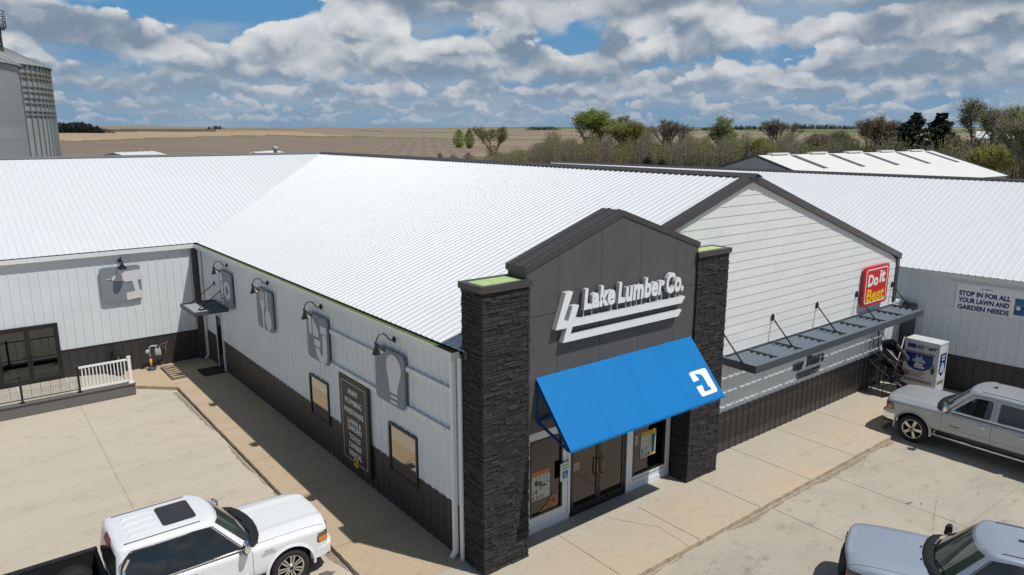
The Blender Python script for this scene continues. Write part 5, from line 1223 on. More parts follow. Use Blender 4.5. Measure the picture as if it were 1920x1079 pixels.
        for pts in (fr_, rr_):
            p = side_poly(pts, s, 0.005); q = side_poly(pts, s, -0.02); g = MB()
            i = [g.vert(v) for v in p]; j = [g.vert(v) for v in q]; k = len(p); g.fi(i); g.fi(j[::-1])
            for a in range(k): g.fi((i[a], i[(a+1) % k], j[(a+1) % k], j[a]))
            recalc(g.build('side_window', car_glass, t, local=True))
        fr3 = round_poly([(-0.94, 0.035), (-1.48, 0.945), (-2.92, 0.94), (-3.10, 0.64), (-3.10, 0.05)], 0.09, 4)
        g = MB(); i = [g.vert(v) for v in side_poly(fr3, s, 0.0025)]; j = [g.vert(v) for v in side_poly(fr3, s, -0.02)]; k = len(fr3); g.fi(i); g.fi(j[::-1])
        for a in range(k): g.fi((i[a], i[(a+1) % k], j[(a+1) % k], j[a]))
        if not style.get('old'): recalc(g.build('window_surround', plastic_m, t, local=True))
        if style.get('chrome', True):
            c = MB()
            for x in range(12):
                xa, xb = lerp(-0.96, -3.08, x/12), lerp(-0.96, -3.08, (x+1)/12)
                c.bar(side_pt(xa, 0.045, s, 0.012), side_pt(xb, 0.045, s, 0.012), 0.022, 0.02)
            if style.get('rear_chrome'): 
                arc = [(-3.06, 0.06), (-3.075, 0.3), (-3.06, 0.55), (-2.95, 0.78)]
                for p, q in zip(arc, arc[1:]): c.bar(side_pt(*p, s, 0.009), side_pt(*q, s, 0.009), 0.05, 0.018, up=(0,1,0))
            c.build('belt_moulding', chrome, t, local=True)
    # windscreen and rear window
    def screen(front, u0, u1, name, m, off):
        g = MB(); idx = []; L = 5
        for u in [lerp(u0, u1, k/4) for k in range(5)]:
            lo = loop(u)
            if front: seq = [lo[3], lo[2], lo[1], lo[0], lo[-1], lo[-2], lo[-3]]
            else: seq = [lo[8], lo[9], lo[10], lo[11], lo[12]]
            tr = 0.98 if front else 0.94
            dirn = Vector((0.72, 0, 0.69)) if front else Vector((-1, 0, 0))
            idx.append([g.vert(Vector((p[0], p[1]*tr, p[2]))+dirn*off) for p in seq])
        for a in range(4):
            for k in range(len(idx[0])-1): g.fi((idx[a][k], idx[a][k+1], idx[a+1][k+1], idx[a+1][k]), 0, True)
        return g.build(name, m, t, local=True)
    screen(True, 0.03, 0.955, 'windscreen', screen_glass, 0.008); screen(False, 0.12, 0.86, 'rear_window', car_glass, 0.008)
    # cowl and wipers
    g = MB(); base = loop(0.0); seq = [base[4], base[3], base[2], base[1], base[0], base[-1], base[-2], base[-3], base[-4]]
    fr2 = [Vector((p[0]+0.17-0.03*(abs(p[1])/w0), p[1]*1.0, ZB+0.055)) for p in seq]; bk2 = [Vector((p[0]-0.02, p[1], ZB+0.075)) for p in seq]
    i = [g.vert(v) for v in fr2]; j = [g.vert(v) for v in bk2]; i0 = [g.vert(v-Vector((0,0,.06))) for v in fr2]
    for a in range(len(i)-1): g.fi((i[a], i[a+1], j[a+1], j[a]), 0, True); g.fi((i0[a], i0[a+1], i[a+1], i[a]))
    recalc(g.build('cowl', plastic_m, t, local=True))
    for s in (-1, 1):
        g = MB(); lo, hi = loop(0.06), loop(0.24)
        p = Vector((lo[0][0]+0.05, s*0.05 if s > 0 else -0.55, ZB+0.055)); q = Vector((hi[0][0]-0.03, 0.62 if s > 0 else -0.02, lerp(ZB, ZT, 0.13)+0.03)); g.bar(p, q, 0.02, 0.018); g.bar(q+Vector((-.02, 0.08, .02)), p+Vector((-.06, 0.12, .03)), 0.012, 0.02); g.build('wiper', plastic_m, t, local=True)
    # ---- seams, handles, mirrors, mouldings on both flanks
    def flank_y(x, z):
        s0 = None
        for a, c in zip(st, st[1:]):
            if c[0] <= x <= a[0]: s0 = lerp(c[1], a[1], (x-c[0])/(a[0]-c[0]))
        return (s0 or 1.0)*0.994
    for s in (1, -1):
        yl = (1, 0.5, 1.3) if s > 0 else (1, -1.3, -0.5)
        for xs in (-0.78, -2.09, -3.08): patch(body, slit(0, xs, 0.009, [yl, (2, 0.50+hd, 1.20+hd)]), 'door_gap', seam_m, t, 0.0015)
        patch(body, slit(2, 0.515+hd, 0.008, [yl, (0, -3.08, -0.78)]), 'door_gap', seam_m, t, 0.0015)
        patch(body, slit(1, s*0.875, 0.009, [(0, -0.70, 0.80), (2, 0.9+hd, 1.4+hd)]), 'hood_gap', seam_m, t, 0.0015)
        if not style.get('moulding'): patch(body, slit(2, 0.66+hd, 0.03, [yl, (0, -3.05, -0.80)]), 'door_crease', paint, t, 0.010)
        g = MB()
        for p, q in (((-0.90, 0.02), (-1.44, 0.93)), ((-1.44, 0.93), (-1.80, 0.955)), ((-1.80, 0.955), (-2.9, 0.955)), ((-2.9, 0.955), (-3.12, 0.66)), ((-3.12, 0.66), (-3.1, 0.0)), ((-2.095, 0.02), (-2.095, 0.95))):
            g.bar(side_pt(*p, s, -0.004), side_pt(*q, s, -0.004), 0.007, 0.012)
        g.build('door_gap', seam_m, t, local=True)
        for xh in (-1.88, -2.92 if not style.get('hd') else -2.90):
            g = MB(); y = 1.004*s; zc = 1.0+hd; g.tube([(xh+0.13, y-0.01*s, zc), (xh+0.09, y+0.028*s, zc+0.003), (xh-0.09, y+0.028*s, zc), (xh-0.13, y-0.01*s, zc-0.003)], [0.012, 0.020, 0.020, 0.012], 8); g.lathe([(0, 0.004), (0.05, 0.004), (0.055, 0)], (xh, y-0.002*s, zc), (0, s, 0), 14); g.build('door_handle', chrome if style.get('chrome', True) else paint, t, local=True)
        g = MB(); y0 = s*(w0+0.07)
        mx, mz = -0.94, 1.29+hd
        g.hexa([(mx+0.13, y0, mz-0.09), (mx-0.03, y0, mz-0.09), (mx-0.03, y0+s*0.20, mz-0.07), (mx+0.07, y0+s*0.20, mz-0.07)], [(mx+0.11, y0, mz+0.13), (mx-0.03, y0, mz+0.14), (mx-0.03, y0+s*0.19, mz+0.11), (mx+0.06, y0+s*0.19, mz+0.10)])
        bevel(recalc(g.build('mirror', style.get('mirror', chrome), t, local=True)), 0.035, 3)
        g = MB(); g.bar((mx, s*(w0-0.02), mz-0.05), (mx+0.03, y0+s*0.03, mz-0.03), 0.07, 0.05); g.hexa([(mx+0.02, y0+s*.02, mz-.07), (mx-.034, y0+s*.02, mz-.07), (mx-.034, y0+s*.18, mz-.055), (mx+.02, y0+s*.18, mz-.055)], [(mx+.02, y0+s*.02, mz-.11), (mx-.034, y0+s*.02, mz-.11), (mx-.034, y0+s*.17, mz-.09), (mx+.02, y0+s*.17, mz-.09)]); g.build('mirror_arm', plastic_m, t, local=True)
        g = MB(); g.box((-3.0, s*0.99, 0.62+hd), (-0.86, s*1.013, 0.66+hd)) if style.get('moulding') else None
        if style.get('moulding'): bevel(g.build('side_moulding', chrome, t, local=True), 0.006)
        g = MB(); g.tube([(-0.55, s*0.80, 0.40+hd), (-0.60, s*0.99, 0.36+hd), (-3.1, s*0.99, 0.36+hd), (-3.15, s*0.80, 0.40+hd)], 0.045, 10); g.build('step_bar', style.get('step', plastic_m), t, local=True)
        if style.get('step') is not None:
            g = MB(); g.box((-3.0, s*0.95, 0.395+hd), (-0.7, s*1.03, 0.408+hd)); g.build('step_pad', plastic_m, t, local=True)
    for s in (1, -1):   # wheel arch lips
        for xw, yb_ in ((0.0, flank_y(0.0, 0)), (-WB, 0.995)):
            g = MB(); c0, r0_, r1_ = rw_+0.02, rw_+0.080, rw_+0.135; ang_ = [a for a in range(-8, 189, 7)]
            for a, c in zip(ang_, ang_[1:]):
                P = lambda r, q, y: (xw+r*math.cos(R(q)), y, c0+r*math.sin(R(q)))
                g.hexa([P(r0_, a, s*(yb_-.05)), P(r1_, a, s*(yb_-.05)), P(r1_, c, s*(yb_-.05)), P(r0_, c, s*(yb_-.05))], [P(r0_, a, s*(yb_+.028)), P(r1_, a, s*(yb_+.006)), P(r1_, c, s*(yb_+.006)), P(r0_, c, s*(yb_+.028))])
            recalc(g.build('arch_lip', paint, t, local=True))
    # ---- nose: grille, lamps, bumper
    fx = 0.955
    g = MB(); g.box((fx-0.10, -0.61, 0.60+hd), (fx+0.018, 0.61, 1.0+hd)); gr = bevel(g.build('grille', style.get('grille', plastic_m), t, local=True), 0.02)
    g = MB()
    for z in (0.68, 0.78, 0.88): g.box((fx+0.012, -0.58, z+hd), (fx+0.028, 0.58, z+0.022+hd))
    g.build('grille_bar', style.get('grille_bar', chrome), t, local=True)
    for s in (1, -1):
        yl = (1, 0.60, 1.3) if s > 0 else (1, -1.3, -0.60)
        hl = patch(body, slit(0, 0.90, 0.62, [yl, (2, 0.77+hd, 0.985+hd)])+[((0.60, 0, 0.79+hd), (-0.55, 0, -0.9)), ((0.64, 0, 0.98+hd), (-0.8, 0, 0.62))], 'headlight', lamp_lens, t, 0.006)
        yo = (1, 0.80, 1.3) if s > 0 else (1, -1.3, -0.80)
        patch(body, slit(0, 0.76, 0.26, [yo, (2, 0.785+hd, 0.90+hd)])+[((0.64, 0, 0.80+hd), (-0.6, 0, -0.8))], 'indicator', amber_m, hl, 0.011)
        patch(body, slit(0, 0.90, 0.62, [yl, (2, 0.985+hd, 1.005+hd)]), 'lamp_trim', chrome if style.get('chrome', True) else plastic_m, hl, 0.005)
    b = MB(); bm_ = [(0.55, 1.0), (0.75, 0.985), (0.92, 0.90), (1.0, 0.72), (1.03, 0.4), (1.035, 0)]
    for (xa, ya), (xb, yb) in zip(bm_, bm_[1:]):
        for s in (1, -1): b.hexa([(xa-0.08, s*ya*0.93, 0.42+hd), (xb-0.08, s*yb*0.93, 0.42+hd), (xb, s*yb, 0.44+hd), (xa, s*ya, 0.44+hd)], [(xa-0.10, s*ya*0.93, 0.66+hd), (xb-0.10, s*yb*0.93, 0.66+hd), (xb+0.012, s*yb, 0.645+hd), (xa+0.012, s*ya, 0.645+hd)])
    recalc(b.build('front_bumper', style.get('bumper', paint), t, local=True))
    b = MB(); b.box((0.5, -0.75, 0.28+hd), (0.96, 0.75, 0.43+hd)); b.build('lower_valance', plastic_m, t, local=True)
    # ---- bed
    XT = -4.90-0.0; rb = rw_+0.085
    b = MB()
    for s in (1, -1):
        # side panel outline with wheel arch
        arch = [(-WB+rb*math.cos(R(a)), rw_+0.02+rb*math.sin(R(a))) for a in range(0, 181, 12)]
        arch = [p for p in arch if p[1] > 0.47+hd]
        out = [(XT, 0.50+hd), (XT, 1.19+hd), (XB-0.02, 1.19+hd), (XB-0.02, 0.47+hd)]+[(arch[0][0], 0.47+hd)]+arch+[(arch[-1][0], 0.50+hd)]
        b.prism(out, (0, s*0.90, 0), (1,0,0), (0,0,1), (0,s,0), 0.095)
    bevel(recalc(b.build('bed_side', paint, t, local=True)), 0.012)
    b = MB(); b.box((XT, -0.9, 0.52+hd), (XT+0.06, 0.9, 1.17+hd)); bevel(b.build('tailgate', paint, t, local=True), 0.015)
    b = MB(); b.box((XT+0.061, -0.899, 0.66+hd), (XB-0.021, 0.899, 0.72+hd)); b.box((XB-0.08, -0.899, 0.721+hd), (XB-0.021, 0.899, 1.17+hd))
    for s in (1, -1):
        b.box((XT+0.061, s*0.885, 0.721+hd), (XB-0.081, s*0.899, 1.17+hd)); b.box((XT, s*0.87, 1.1905+hd), (XB-0.02, s*1.0, 1.215+hd))
        b.lathe([(0.0001, 0.62), (0.40, 0.62), (0.42, 0.66), (0.42, 0.884)], (-WB, 0, 0.60+hd), (0, s, 0), 24) 
    for k in range(9): b.box((XT+0.08, -0.8+k*0.2-0.03, 0.7205+hd), (XB-0.1, -0.8+k*0.2+0.03, 0.735+hd))
    b.build('bed_liner', liner_m, t, local=True)
    for s in (1, -1):
        g = MB(); g.box((XT-0.01, s*0.80, 0.80+hd), (XT+0.05, s*1.0, 1.14+hd)); bevel(g.build('tail_lamp', red_lens, t, local=True), 0.01)
    b = MB(); b.box((XT-0.16, -0.95, 0.45+hd), (XT-0.001, 0.95, 0.62+hd)); bevel(b.build('rear_bumper', chrome, t, local=True), 0.02)
    b = MB(); b.box((XT+0.1, -0.55, 0.36+hd), (0.5, 0.55, 0.47+hd))
    for xw in (0, -WB): b.tube([(xw, -0.85, rw_), (xw, 0.85, rw_)], 0.06, 8)
    b.build('chassis', plastic_m, t, local=True)
    # ---- wheels
    spokes = style.get('spokes', 6)
    for xw in (0.0, -WB):
        for s in (1, -1):
            c = Vector((xw, s*0.86, rw_)); ax = Vector((0, s, 0))
            rr = rw_; b = MB()
            b.lathe([(rr*0.66, -0.13), (rr*0.80, -0.135), (rr*0.95, -0.12), (rr, -0.08), (rr, 0.08), (rr*0.95, 0.125), (rr*0.82, 0.14), (rr*0.69, 0.125), (rr*0.66, 0.10)], c, ax, 40)
            wh = b.build('wheel', tyre_m, t, local=True)
            b = MB(); b.lathe([(rr*0.66, -0.12), (rr*0.60, 0.02), (0.0, 0.02)], c, ax, 32); b.build('wheel_well', plastic_m, wh, local=True)
            b = MB(); b.lathe([(rr*0.60, 0.04), (rr*0.655, 0.10), (rr*0.695, 0.118), (rr*0.69, 0.128), (rr*0.63, 0.11), (rr*0.60, 0.05)], c, ax, 40)
            a_ = Vector((1,0,0)); u_ = Vector((0,0,1))
            for k in range(spokes):
                an_ = 2*math.pi*(k+0.5)/spokes; d = a_*math.cos(an_)+u_*math.sin(an_); p = d.cross(ax); sw_ = style.get('spoke_w', 0.055)
                for off in ((-0.5, 0.5) if style.get('twin') else (0,)):
                    q0, q1 = c+ax*0.115+p*off*0.035, c+ax*0.105+p*off*0.075
                    b.hexa([q0+d*0.05-p*sw_*.7-ax*.04, q0+d*0.05+p*sw_*.7-ax*.04, q1+d*rr*.645+p*sw_*.95-ax*.04, q1+d*rr*.645-p*sw_*.95-ax*.04], [q0+d*0.05-p*sw_*.6, q0+d*0.05+p*sw_*.6, q1+d*rr*.645+p*sw_*.85, q1+d*rr*.645-p*sw_*.85])
            b.lathe([(0.095, 0.07), (0.09, 0.125), (0.05, 0.135), (0.0, 0.135)], c, ax, 20)
            recalc(b.build('rim', style.get('rim', alloy), wh, local=True))
            b = MB(); b.lathe([(0.045, 0.134), (0.04, 0.142), (0.0, 0.143)], c, ax, 16); b.build('hub_cap', style.get('cap', plastic_m), wh, local=True)
    # roof furniture
    b = MB()
    for y in (-0.62, 0.62): b.box((XB+0.25, y-0.008, ZT+0.05), (-1.62, y+0.008, ZT+0.072)); 
    b.build('roof_gap', seam_m, t, local=True)
    for y in ((-0.38, -0.13, 0.13, 0.38)):
        b = MB(); b.hexa([(XB+0.35, y-0.06, ZT+0.04), (-2.25, y-0.06, ZT+0.04), (-2.25, y+0.06, ZT+0.04), (XB+0.35, y+0.06, ZT+0.04)], [(XB+0.40, y-0.035, ZT+0.094-abs(y)*0.025), (-2.32, y-0.035, ZT+0.094-abs(y)*0.025), (-2.32, y+0.035, ZT+0.094-abs(y)*0.025), (XB+0.40, y+0.035, ZT+0.094-abs(y)*0.025)]); recalc(b.build('roof_rib', paint, t, local=True))
    if style.get('sunroof'):
        b = MB(); b.prism(round_poly([(-1.62, -0.41), (-2.24, -0.41), (-2.24, 0.41), (-1.62, 0.41)], 0.08), (0, 0, ZT+0.074), (1,0,0), (0,1,0), (0,0,1), 0.02); recalc(b.build('sunroof', style['sunroof'], t, local=True))
    g = MB(); g.hexa([(XB+0.135, -0.2, ZT+0.0), (XB+0.135, 0.2, ZT+0.0), (XB+0.07, 0.2, ZT-0.10), (XB+0.07, -0.2, ZT-0.10)][::1], [(XB+0.10, -0.2, ZT+0.02), (XB+0.10, 0.2, ZT+0.02), (XB+0.03, 0.2, ZT-0.09), (XB+0.03, -0.2, ZT-0.09)]); recalc(g.build('brake_light', red_lens, t, local=True))
    ant = MB(); ax_ = style.get('antenna', None)
    if ax_: ant.hexa([(ax_+0.07, -0.025, ZT+0.07), (ax_-0.07, -0.03, ZT+0.07), (ax_-0.07, 0.03, ZT+0.07), (ax_+0.07, 0.025, ZT+0.07)], [(ax_-0.02, -0.008, ZT+0.12), (ax_-0.07, -0.012, ZT+0.135), (ax_-0.07, 0.012, ZT+0.135), (ax_-0.02, 0.008, ZT+0.12)]); recalc(ant.build('antenna', plastic_m, t, local=True))
    return t
def paint(name, c, rough, metal, coat): return mat(name, c, rough, metal, 0.5, coat)
p_white = paint('white_paint', (0.74, 0.76, 0.79), 0.35, 0.0, 0.8)
p_silver = paint('silver_paint', (0.40, 0.425, 0.45), 0.38, 0.35, 0.7)
p_steel = paint('blue_silver_paint', (0.36, 0.42, 0.50), 0.38, 0.35, 0.7)
t1 = thing('pickup_truck', (4.83, 14.60, PZ), 'white crew-cab pickup with sunroof and open black bed, nose to the side walk', 'pickup truck', 'parked pickup trucks', 0.0, world=False)
pickup(t1, p_white, dict(sunroof=mat('sunroof_glass', (0.035, 0.033, 0.036), 0.08), twin=True, spokes=7, spoke_w=0.022, rim=alloy, moulding=True, rear_chrome=True, antenna=None))
tm = MB(); text_mb('HIGH', 0.07, (-0.45, -1.0245, 1.0), (1,0,0), (0,0,1), 0.0015, -0.001, 1.15, mb=tm); text_mb('COUNTRY', 0.07, (-0.45, -1.0245, 0.935), (1,0,0), (0,0,1), 0.0015, -0.001, 0.95, mb=tm); tm.build('badge', mat('badge_grey', (0.16, 0.165, 0.17), 0.4), t1, local=True)
t2 = thing('pickup_truck', (23.68, 8.74, PZ), 'silver crew-cab pickup with chrome bumper beside the propane cabinet', 'pickup truck', 'parked pickup trucks', R(90), world=False)
pickup(t2, p_silver, dict(hd=0.12, old=True, rw=0.43, spokes=5, spoke_w=0.055, rim=alloy, bumper=chrome, step=chrome, antenna=-1.75, grille=chrome))
tm = MB(); text_mb('2500HD', 0.08, (-1.15, 1.0085, 0.86), (-1,0,0), (0,0,1), 0.0015, 0.001, 1.1, mb=tm); tm.build('badge', plastic_m, t2, local=True)
t3 = thing('pickup_truck', (14.27, 5.47, PZ), 'blue-silver pickup cut off at the lower right corner, nose towards the entrance', 'pickup truck', 'parked pickup trucks', R(90+23), world=False)
pickup(t3, p_steel, dict(chrome=False, mirror=plastic_m, grille=plastic_m, grille_bar=plastic_m, bumper=plastic_m, spokes=5, antenna=None))
b = MB(); b.lathe([(0.0, 0.012), (0.03, 0.012), (0.045, 0.0)], (-2.0, 0, 1.93), (0,0,1), 12); b.box((-2.08, -0.03, 1.93), (-1.93, 0.03, 1.955)); b.build('antenna_base', plastic_m, t3, local=True)
b = MB()
for y in (-0.25, 0.25): b.box((-0.42, y-0.02, 1.225), (-0.39, y+0.02, 1.245))
b.build('washer_jet', plastic_m, t3, local=True)

# ------------------------------------------------------------------ grain bins, shed, small roofs
bin_m = mat('bin_galvanised', (0.30, 0.32, 0.33), 0.5, metal=0.25, noise=0.14, nscale=0.9, stretch=(0.05, 0.05, 1.4))
bin_m2 = mat('bin_galvanised_rear', (0.34, 0.375, 0.385), 0.5, metal=0.25, noise=0.16, nscale=0.5, stretch=(1, 1, 0.25))
rust2 = mat('bin_rust', (0.19, 0.135, 0.075), 0.8, noise=0.4, nscale=1.5)
bin_roof = mat('bin_roof', (0.34, 0.36, 0.36), 0.5, metal=0.25, noise=0.1)
stiff = mat('bin_stiffener', (0.19, 0.21, 0.215), 0.6)
def grain_bin(x, y, r, he, hr, label, stiffeners, corr, m):
    t = thing('grain_bin', (x, y, -0.4), label, 'grain bin', 'steel grain bins')
    prof = []; z = -0.4; n = int((he+0.4)/0.21)
    for k in range(n+1): prof.append((r+(0.02 if k % 2 else -0.02)*corr, z+(he+0.4)*k/n))
    b = MB(); b.lathe(prof, (x, y, 0), (0,0,1), 96, 0, True); b.build('wall', m, t)
    b = MB(); b.lathe([(r+0.22, he-0.10), (r+0.22, he-0.02), (r*0.14, he+hr), (0, he+hr)], (x, y, 0), (0,0,1), 72, 0, False)
    for k in range(72):
        a = 2*math.pi*k/72; c, s = math.cos(a), math.sin(a); b.bar((x+c*(r+.2), y+s*(r+.2), he+0.0), (x+c*r*.15, y+s*r*.15, he+hr+.02), 0.05, 0.07)
    rf = b.build('roof', bin_roof, t)
    b = MB(); b.lathe([(r*0.15, he+hr-0.05), (r*0.15, he+hr+0.45), (0.0, he+hr+0.5)], (x, y, 0), (0,0,1), 24); b.build('cap', bin_roof, rf)
    for k in range(8):
        a = 2*math.pi*k/8+0.3; c, s = math.cos(a), math.sin(a); rr = r*0.62; zz = he+hr*(1-0.62)+0.02
        b = MB(); b.lathe([(0.28, 0), (0.28, 0.3), (0.36, 0.36), (0, 0.5)], (x+c*rr, y+s*rr, zz), (0,0,1), 12); b.build('roof_vent', bin_roof, rf)
    if stiffeners:
        b = MB()
        for k in range(stiffeners):
            a = 2*math.pi*k/stiffeners; c, s = math.cos(a), math.sin(a); b = MB(); b.bar((x+c*(r+.06), y+s*(r+.06), -0.4), (x+c*(r+.06), y+s*(r+.06), he-0.1), 0.07, 0.09, up=(c,s,0)); b.build('stiffener', stiff, t)
        for i, z in enumerate((14.2, 13.8, 13.1, 12.65, 12.15, 11.7, 11.05, 10.7)):
            b = MB(); b.lathe([(r+.0, z), (r+.12, z), (r+.12, z+.07), (r+.0, z+.07)], (x, y, 0), (0,0,1), 72, 0, False); b.build('wind_ring', rust2 if i < 2 else stiff, t)
    return t
gx, gy = bearing(-38.05, 82); grain_bin(gx, gy, 9.2, 15.0, 3.9, 'tall grain bin with vertical stiffeners and rusty wind rings', 84, 0.5, bin_m2)
hx, hy = bearing(-40.6, 66); grain_bin(hx, hy, 8.4, 14.0, 3.0, 'grain bin with smooth horizontally corrugated wall, cut off at the left edge', 0, 1.0, bin_m)
ct = thing('catwalk_tower', (hx, hy, 16), 'steel lattice catwalk tower on top of the grain bins', 'tower')
tx, ty = bearing(-34.5, 78); lat = mat('lattice_steel', (0.07, 0.08, 0.09), 0.6)
b = MB(); zz0, zz1 = 15.2, 18.6
for dx_, dy_ in ((-.7, -.7), (.7, -.7), (.7, .7), (-.7, .7)): b.tube([(tx+dx_, ty+dy_, zz0-1.2), (tx+dx_, ty+dy_, zz1)], 0.06, 6)
for k in range(3):
    z = zz0+k*1.1
    for (a, c) in (((-.7, -.7), (.7, -.7)), ((.7, -.7), (.7, .7)), ((.7, .7), (-.7, .7)), ((-.7, .7), (-.7, -.7))):
        b.tube([(tx+a[0], ty+a[1], z), (tx+c[0], ty+c[1], z+1.1)], 0.035, 5); b.tube([(tx+a[0], ty+a[1], z), (tx+c[0], ty+c[1], z)], 0.035, 5)
b.build('frame', lat, ct)
b = MB(); b.box((tx-1.3, ty-1.0, 17.9), (tx+1.1, ty+1.0, 18.05))
for z in (18.4, 18.8, 19.25):
    b.tube([(tx-1.3, ty-1, z), (tx+1.1, ty-1, z), (tx+1.1, ty+1, z), (tx-1.3, ty+1, z), (tx-1.3, ty-1, z)], 0.04, 5)
for dx_, dy_ in ((-1.3, -1), (1.1, -1), (1.1, 1), (-1.3, 1), (-.1, -1), (-.1, 1)): b.tube([(tx+dx_, ty+dy_, 17.9), (tx+dx_, ty+dy_, 19.25)], 0.045, 5)
b.build('platform', lat, ct)
# white pole shed with roof lights
sh = thing('pole_shed', (79.45, 52.24, 0), 'long white-roofed farm shed with dark roof light strips beyond the warehouse', 'shed')
P0, P1 = Vector((79.45, 52.24, 6.5)), Vector((121.68, 48.85, 6.5)); sdv = (P1-P0).normalized(); spv = Vector((sdv.y, -sdv.x, 0)); SHW, SHZ = 11.0, 3.2; shl = (P1-P0).length
shroof = mat('shed_roof_metal', (0.72, 0.73, 0.70), 0.55, noise=0.02, nscale=0.3); shwall = mat('shed_wall_metal', (0.34, 0.40, 0.45), 0.5, noise=0.06); shtrim = mat('shed_trim', (0.06, 0.07, 0.085), 0.5); slight = mat('roof_light', (0.10, 0.10, 0.10), 0.4)
sl_ = (6.5-SHZ)/SHW; dn1 = (spv*1.0-Vector((0,0,sl_))).normalized(); ll = math.hypot(SHW, 6.5-SHZ)
b = MB()
for sg in (1, -1):
    dn = (spv*sg-Vector((0,0,sl_))).normalized(); nn = Vector((spv.x*sg*sl_, spv.y*sg*sl_, 1)).normalized()
    b.ribs(P0, sdv, dn, nn, shl, 0.6, 0.06, 0.016, lambda s: (0, ll))
srf = b.build('roof', shroof, sh)
for k in range(5):
    q = P0+sdv*(7.0+k*8.2); n1 = Vector((spv.x*sl_, spv.y*sl_, 1)).normalized(); b = MB()
    b.obox(q+dn1*2.9+n1*0.04, sdv*0.55, dn1*2.5, n1*0.008); b.build('roof_light', slight, srf)
    b = MB(); b.obox(q-sdv*2.4+Vector((0,0,.14)), sdv*1.7, spv*0.4, (0,0,.10)); b.build('ridge_vent', shroof, srf)
b = MB()
for q in (P0+sdv*0.05, P1-sdv*0.10): b.prism([(-SHW+.2, -0.8), (SHW-.2, -0.8), (SHW-.2, SHZ-.1), (0, 6.42), (-SHW+.2, SHZ-.1)], (q.x, q.y, 0), spv, (0,0,1), sdv, 0.05)
for sg in (1, -1): b.obox(((P0+P1)/2).to_2d().to_3d()+spv*sg*(SHW-.25)+Vector((0,0,1.2)), sdv*(shl/2), spv*0.05, (0,0,1.95))
b.build('wall', shwall, sh)
for q in (P0, P1):
    b = MB()
    for sg in (1, -1): b.bar(Vector(q)+Vector((0,0,.0)), Vector(q)+spv*sg*SHW-Vector((0,0,6.5-SHZ)), 0.16, 0.26)
    recalc(b.build('rake_trim', shtrim, sh))
# two small white roofs and the vent stack seen over the left ridge
def small_shed(deg, dist, L, Wd, zr, label, rot):
    x, y = bearing(deg, dist); t = thing('farm_outbuilding', (x, y, terrain_z(x, y)), label, 'outbuilding', None, rot, world=False); z0 = terrain_z(x, y)
    h = zr-z0; e = h-0.22*Wd/2
    b = MB()
    for sg in (1, -1): b.ribs((-L/2, 0, h), (1,0,0), Vector((0, sg, -0.22)).normalized(), Vector((0, sg*.22, 1)).normalized(), L, 0.9, 0.12, 0.05, lambda s: (0, Wd/2*1.024))
    b.build('roof', white_roof, t, local=True)
    b = MB()
    for xx in (-L/2+.2, L/2-.25): b.prism([(-Wd/2+.2, 0), (Wd/2-.2, 0), (Wd/2-.2, e), (0, h-.05), (-Wd/2+.2, e)], (xx, 0, 0), (0,1,0), (0,0,1), (1,0,0), 0.05)
    for sg in (1, -1): b.box((-L/2+.2, sg*(Wd/2-.25), 0), (L/2-.2, sg*(Wd/2-.2), e))
    b.build('wall', white_wall, t, local=True); return t
small_shed(-27.2, 92, 6.5, 7, 7.15, 'small white roof with dark ribs peeking over the left ridge', R(40))
small_shed(-18.6, 70, 6, 8, 7.6, 'low white roof edge behind the ridge near the vent stack', R(52))
vx, vy = bearing(-17.85, 66)
vp.location = (vx, vy, 7.0); OFF[vp.name] = Vector((vx, vy, 7.0))
b = MB(); b.lathe([(0.17, 0), (0.17, 0.75), (0.27, 0.78), (0.27, 1.0), (0.22, 1.04), (0.0, 1.1)], (vx, vy, 7.05), (0,0,1), 14); b.build('stack', steel, vp)
# far white elevator and farmhouse on the horizon
def far_box(deg, dist, items, label, name, cat):
    x, y = bearing(deg, dist); z = terrain_z(x, y); t = thing(name, (x, y, z), label, cat, None, YAW-R(deg)-R(90), world=False)
    for nm, (xa, xb, h0, h1, m) in items:
        b = MB()
        if nm == 'silo': b.lathe([((xb-xa)/2, h0), ((xb-xa)/2, h1), (0, h1+ (xb-xa)*.2)], ((xa+xb)/2, 0, 0), (0,0,1), 16)
        else: b.hexa([(xa, -4, h0), (xb, -4, h0), (xb, 4, h0), (xa, 4, h0)], [(xa, -4, h1), (xb, -4, h1), (xb, 4, h1), (xa, 4, h1)]); b.prism([(-4, h1), (4, h1), (0, h1+2.5)], (xa, 0, 0), (0,1,0), (0,0,1), (1,0,0), xb-xa)
        b.build(nm, m, t, local=True)
far_box(9.0, 1750, (('silo', (-8, -2, 0, 16, white_trim)), ('silo', (0, 5, 0, 13, white_trim)), ('barn', (6, 14, 0, 9, white_wall))), 'white farm silos and barn on the far horizon behind the budding trees', 'farmstead', 'farmstead')
far_box(33.2, 330, (('barn', (-6, 6, 0, 7, white_trim)),), 'white roof glimpsed between the trees on the right', 'farm_barn', 'barn')
old = thing('old_shed', (*bearing(31.6, 160), -0.4), 'weathered dark shed with a pale door under the bare trees', 'shed', None, R(-20), world=False)
woodm = mat('weathered_wood', (0.045, 0.042, 0.040), 0.9, noise=0.3, nscale=2)
b = MB(); b.hexa([(-5, -2, 0), (3, -2, 0), (3, 2, 0), (-5, 2, 0)], [(-5, -2, 1.5), (3, -2, 2.8), (3, 2, 2.8), (-5, 2, 1.5)]); b.build('wall', woodm, old, local=True)
b = MB(); b.hexa([(-5.3, -2.4, 1.52), (3.3, -2.4, 2.92), (3.3, 2.4, 2.92), (-5.3, 2.4, 1.52)], [(-5.3, -2.4, 1.62), (3.3, -2.4, 3.02), (3.3, 2.4, 3.02), (-5.3, 2.4, 1.62)]); b.build('roof', woodm, old, local=True)
